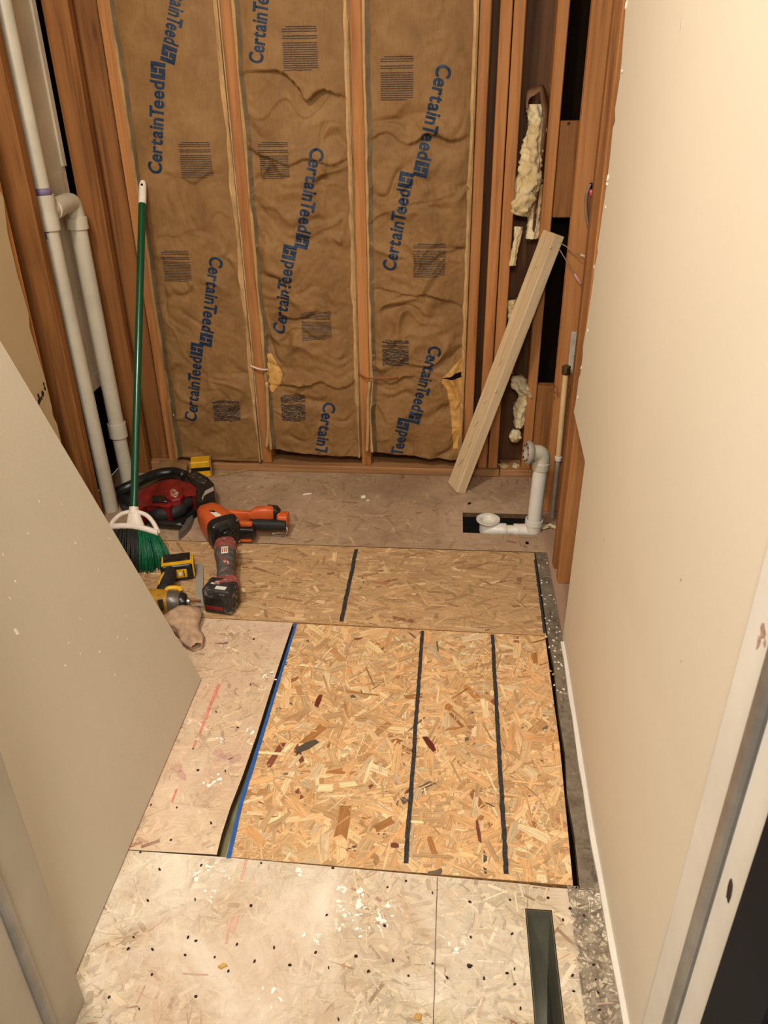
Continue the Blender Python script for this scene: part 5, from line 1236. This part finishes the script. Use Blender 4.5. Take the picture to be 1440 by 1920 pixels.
bm.faces.new(rings[0]); f = bm.faces.new(seq[-1]); f.material_index = 1
bmesh.ops.recalc_face_normals(bm, faces=bm.faces)
o = obj('rag', bm, [M['rag'], M['hole']], None, True); tag(o, 'beige rolled cloth rag with an open end beside the leaning sheet', 'cloth')

# yellow and black box by the plate
root = thing('tool_box', 'small yellow and black box against the bottom plate of the back wall', 'box', F(376, 895))
by_ = F(376, 896); 
MY = Matrix.Translation((by_.x, by_.y + 0.03, 0)) @ Matrix.Rotation(math.radians(14), 4, 'Z')
bm = B(); box(bm, (-0.040, -0.030, 0.001), (0.036, 0.030, 0.070), 0.003, M=MY); obj('body', bm, M['yellow'], root)
bm = B(); box(bm, (-0.0405, -0.0312, 0.030), (0.0366, -0.0290, 0.046), 0.0005, M=MY); o = obj('black_band', bm, M['black'], root); o['label'] = 'black band around the box'
bm = B(); box(bm, (0.0355, -0.0305, 0.001), (0.042, 0.0305, 0.072), 0.001, M=MY); o = obj('brown_side', bm, M['card'], root); o['label'] = 'brown end flap'
bm = B(); prism(bm, [F(a, b, 0.034) for a, b in [(289, 884), (300, 861), (352, 861), (350, 886), (345, 893), (290, 892)]], 0.030, 0.0335, 0.0005); 
o = obj('cardboard_scrap', bm, M['card']); tag(o, 'brown cardboard scrap lying on the bottom plate left of the yellow box', 'cardboard')

for i, (a, b, z) in enumerate((((418, 890), (470, 880), 0.004), ((440, 886), (512, 877), 0.005), ((398, 894), (430, 889), 0.004), ((442, 882), (456, 898), 0.004))):
    p, q_ = F(*a, z), F(*b, z); m_ = (p + q_) / 2 + V((0, 0.006, 0.002))
    wire('straw', [p, m_, q_], 0.0013, M['straw'], ['long straw lying left of the others near the yellow box', 'longest straw along the bottom plate', 'short straw touching the yellow box', 'straw lying crosswise near the yellow box'][i], 'straw', 'straws by the bottom plate')
def chip(px, sx, sy, h, rotz, mat, label, name='wood_chip', cat='debris', group=None):
    p = F(*px, 0); bm = B(); rg = random.Random(px[0]); n = 9
    top = []; lo = []
    for i in range(n):
        t = 2 * math.pi * i / n; k_ = rg.uniform(0.65, 1.2); x, y = sx * k_ * math.cos(t), sy * k_ * math.sin(t); c, s = math.cos(rotz), math.sin(rotz)
        X, Y = p.x + x * c - y * s, p.y + x * s + y * c
        lo.append(bm.verts.new((X, Y, 0.0006))); top.append(bm.verts.new((p.x + (X - p.x) * 0.8, p.y + (Y - p.y) * 0.8, h * rg.uniform(0.6, 1.1))))
    bm.faces.new(top)
    for i in range(n): bm.faces.new((lo[i], lo[(i + 1) % n], top[(i + 1) % n], top[i]))
    bmesh.ops.recalc_face_normals(bm, faces=bm.faces)
    o = obj(name, bm, mat); tag(o, label, cat, group); return o
chip((753, 896), 0.010, 0.016, 0.012, 0.1, M['card'], 'upright brown chip just in front of the bottom plate')
chip((576, 927), 0.018, 0.005, 0.005, 0.3, M['gyp'], 'white sliver on the brown subfloor left of centre', 'plaster_crumb')
chip((681, 933), 0.010, 0.007, 0.008, 0.6, M['gyp'], 'white plaster crumb in the middle of the brown subfloor', 'plaster_crumb')
chip((690, 939), 0.006, 0.005, 0.005, 0.2, M['gyp'], 'tiny white crumb right of the larger one on the brown subfloor', 'plaster_crumb')
chip((880, 945), 0.010, 0.004, 0.005, 0.9, M['hole'], 'dark shaving behind the drain opening', 'wood_chip')
chip((988, 1019), 0.006, 0.008, 0.006, 0.4, M['hole'], 'dark shaving in front of the standing drain pipe', 'wood_chip')
chip((418, 1812), 0.009, 0.006, 0.005, 0.5, M['straw'], 'small tan wood chip on the whitish floor left of centre')
chip((785, 1908), 0.008, 0.007, 0.004, 0.7, M['straw'], 'yellowish wood chip at the bottom edge of the floor')
chip((880, 1812), 0.006, 0.004, 0.004, 0.2, M['screw'], 'dark crumb on the whitish floor left of the register hole', 'dirt_crumb')
rg = random.Random(77)
n_ = 0
for i in range(60):
    a, b = rg.uniform(1008, 1036), rg.uniform(1040, 1300)
    sx = 1 + (b - 1040) * 0.10
    chip((a + (b - 1040) * 0.10, b), rg.uniform(0.0015, 0.0045), rg.uniform(0.0015, 0.0035), 0.003, rg.random() * 3, M['gyp'] if rg.random() < 0.7 else M['straw'], 'tiny pale crumb on the dirty strip along the right wall', 'plaster_crumb', 'debris', 'pale crumbs on the dirty floor strip')

# screws
Zs = []
for ox, oy, sc, lst in ((0, 1500, 3.0, [(850, 30), (995, 45), (1188, 132), (962, 228), (790, 297), (898, 393), (1132, 370), (832, 568), (1098, 562), (1412, 597), (752, 775), (722, 840), (858, 843), (1058, 775), (1102, 795), (1042, 875), (1208, 887), (1333, 815), (1432, 910), (855, 985), (1285, 965), (1102, 1108), (783, 1178), (615, 1112), (690, 388)]),
                        (900, 1600, 2.667, [(150, 235), (340, 225), (450, 278), (520, 315), (415, 335), (160, 405), (172, 580), (135, 602), (20, 628), (173, 657), (462, 613), (578, 634), (568, 560), (468, 692), (590, 698), (202, 778), (597, 786)]),
                        (440, 1600, 2.88, [(143, 55), (530, 82), (825, 186), (925, 152), (1068, 216), (1270, 265), (88, 286), (497, 336), (810, 393), (1275, 455), (213, 512), (437, 538), (655, 558), (855, 580), (1068, 598), (298, 606), (507, 620), (722, 640), (938, 664), (1147, 674), (1346, 678), (560, 898)]),
                        (240, 1150, 4.175, [(615, 350), (690, 775), (860, 898), (510, 1063), (548, 1232), (762, 1238), (1128, 480), (960, 560), (985, 205), (632, 122)])):
    for a, b in lst: Zs.append((ox + a / sc, oy + b / sc))
proto = None; ns = 0
for i, p in enumerate(Zs):
    if p[0] < 300 and p[1] < 1500: continue
    c = F(*p)
    if 0.176 - 0.004 < c.x < 0.231 and c.y < 0.98: continue
    if c.x < -0.63: continue
    if proto is None:
        bm = B(); lathe(bm, [(0.0, 0.0006), (0.0012, 0.0022), (0.0030, 0.0026), (0.0036, 0.0014), (0.0036, -0.002), (0.0, -0.002)], Matrix.Identity(4), 12); bmesh.ops.recalc_face_normals(bm, faces=bm.faces)
        proto = obj('floor_screw', bm, M['screw'], None, True); o = proto
    else:
        o = proto.copy(); C.objects.link(o)
    o.location = (c.x, c.y, 0.0012); s = 0.52 + 0.30 * random.random(); o.scale = (s * 1.15, s * random.uniform(0.45, 0.75), 1); o.rotation_euler = (0, 0, random.random() * 3)
    tag(o, 'small dark screw head sunk in the old whitish subfloor', 'screw', 'screw heads in the old subfloor')

# register boot in the floor opening
root = thing('register_boot', 'galvanised sheet metal duct boot in the narrow floor opening', 'duct', (0.2015, 0.83, -0.2))
x0, x1, y0, y1 = 0.178, 0.2255, 0.692, 0.973
bm = B(); box(bm, (x0, y0, -0.24), (x0 + 0.001, y1, -0.002)); obj('side_wall', bm, M['galv'], root)
bm = B(); box(bm, (x1 - 0.001, y0, -0.24), (x1, y1, -0.002)); obj('side_wall', bm, M['galv'], root)
bm = B(); box(bm, (x0, y0, -0.24), (x1, y0 + 0.001, -0.002)); obj('end_wall', bm, M['galv'], root)
bm = B()
pr = None
for y, z in ((y1, -0.002), (y1 - 0.004, -0.03), (y1 - 0.02, -0.07), (y1 - 0.05, -0.13), (y1 - 0.10, -0.19), (y0, -0.235)):
    row = (bm.verts.new((x0, y, z)), bm.verts.new((x1, y, z)))
    if pr: bm.faces.new((pr[0], pr[1], row[1], row[0]))
    pr = row
solid(bm, -0.001); o = obj('curved_throat', bm, M['galv'], root, True, 40)
# remove helper keys
for o in bpy.data.objects:
    if '_base' in o: del o['_base']
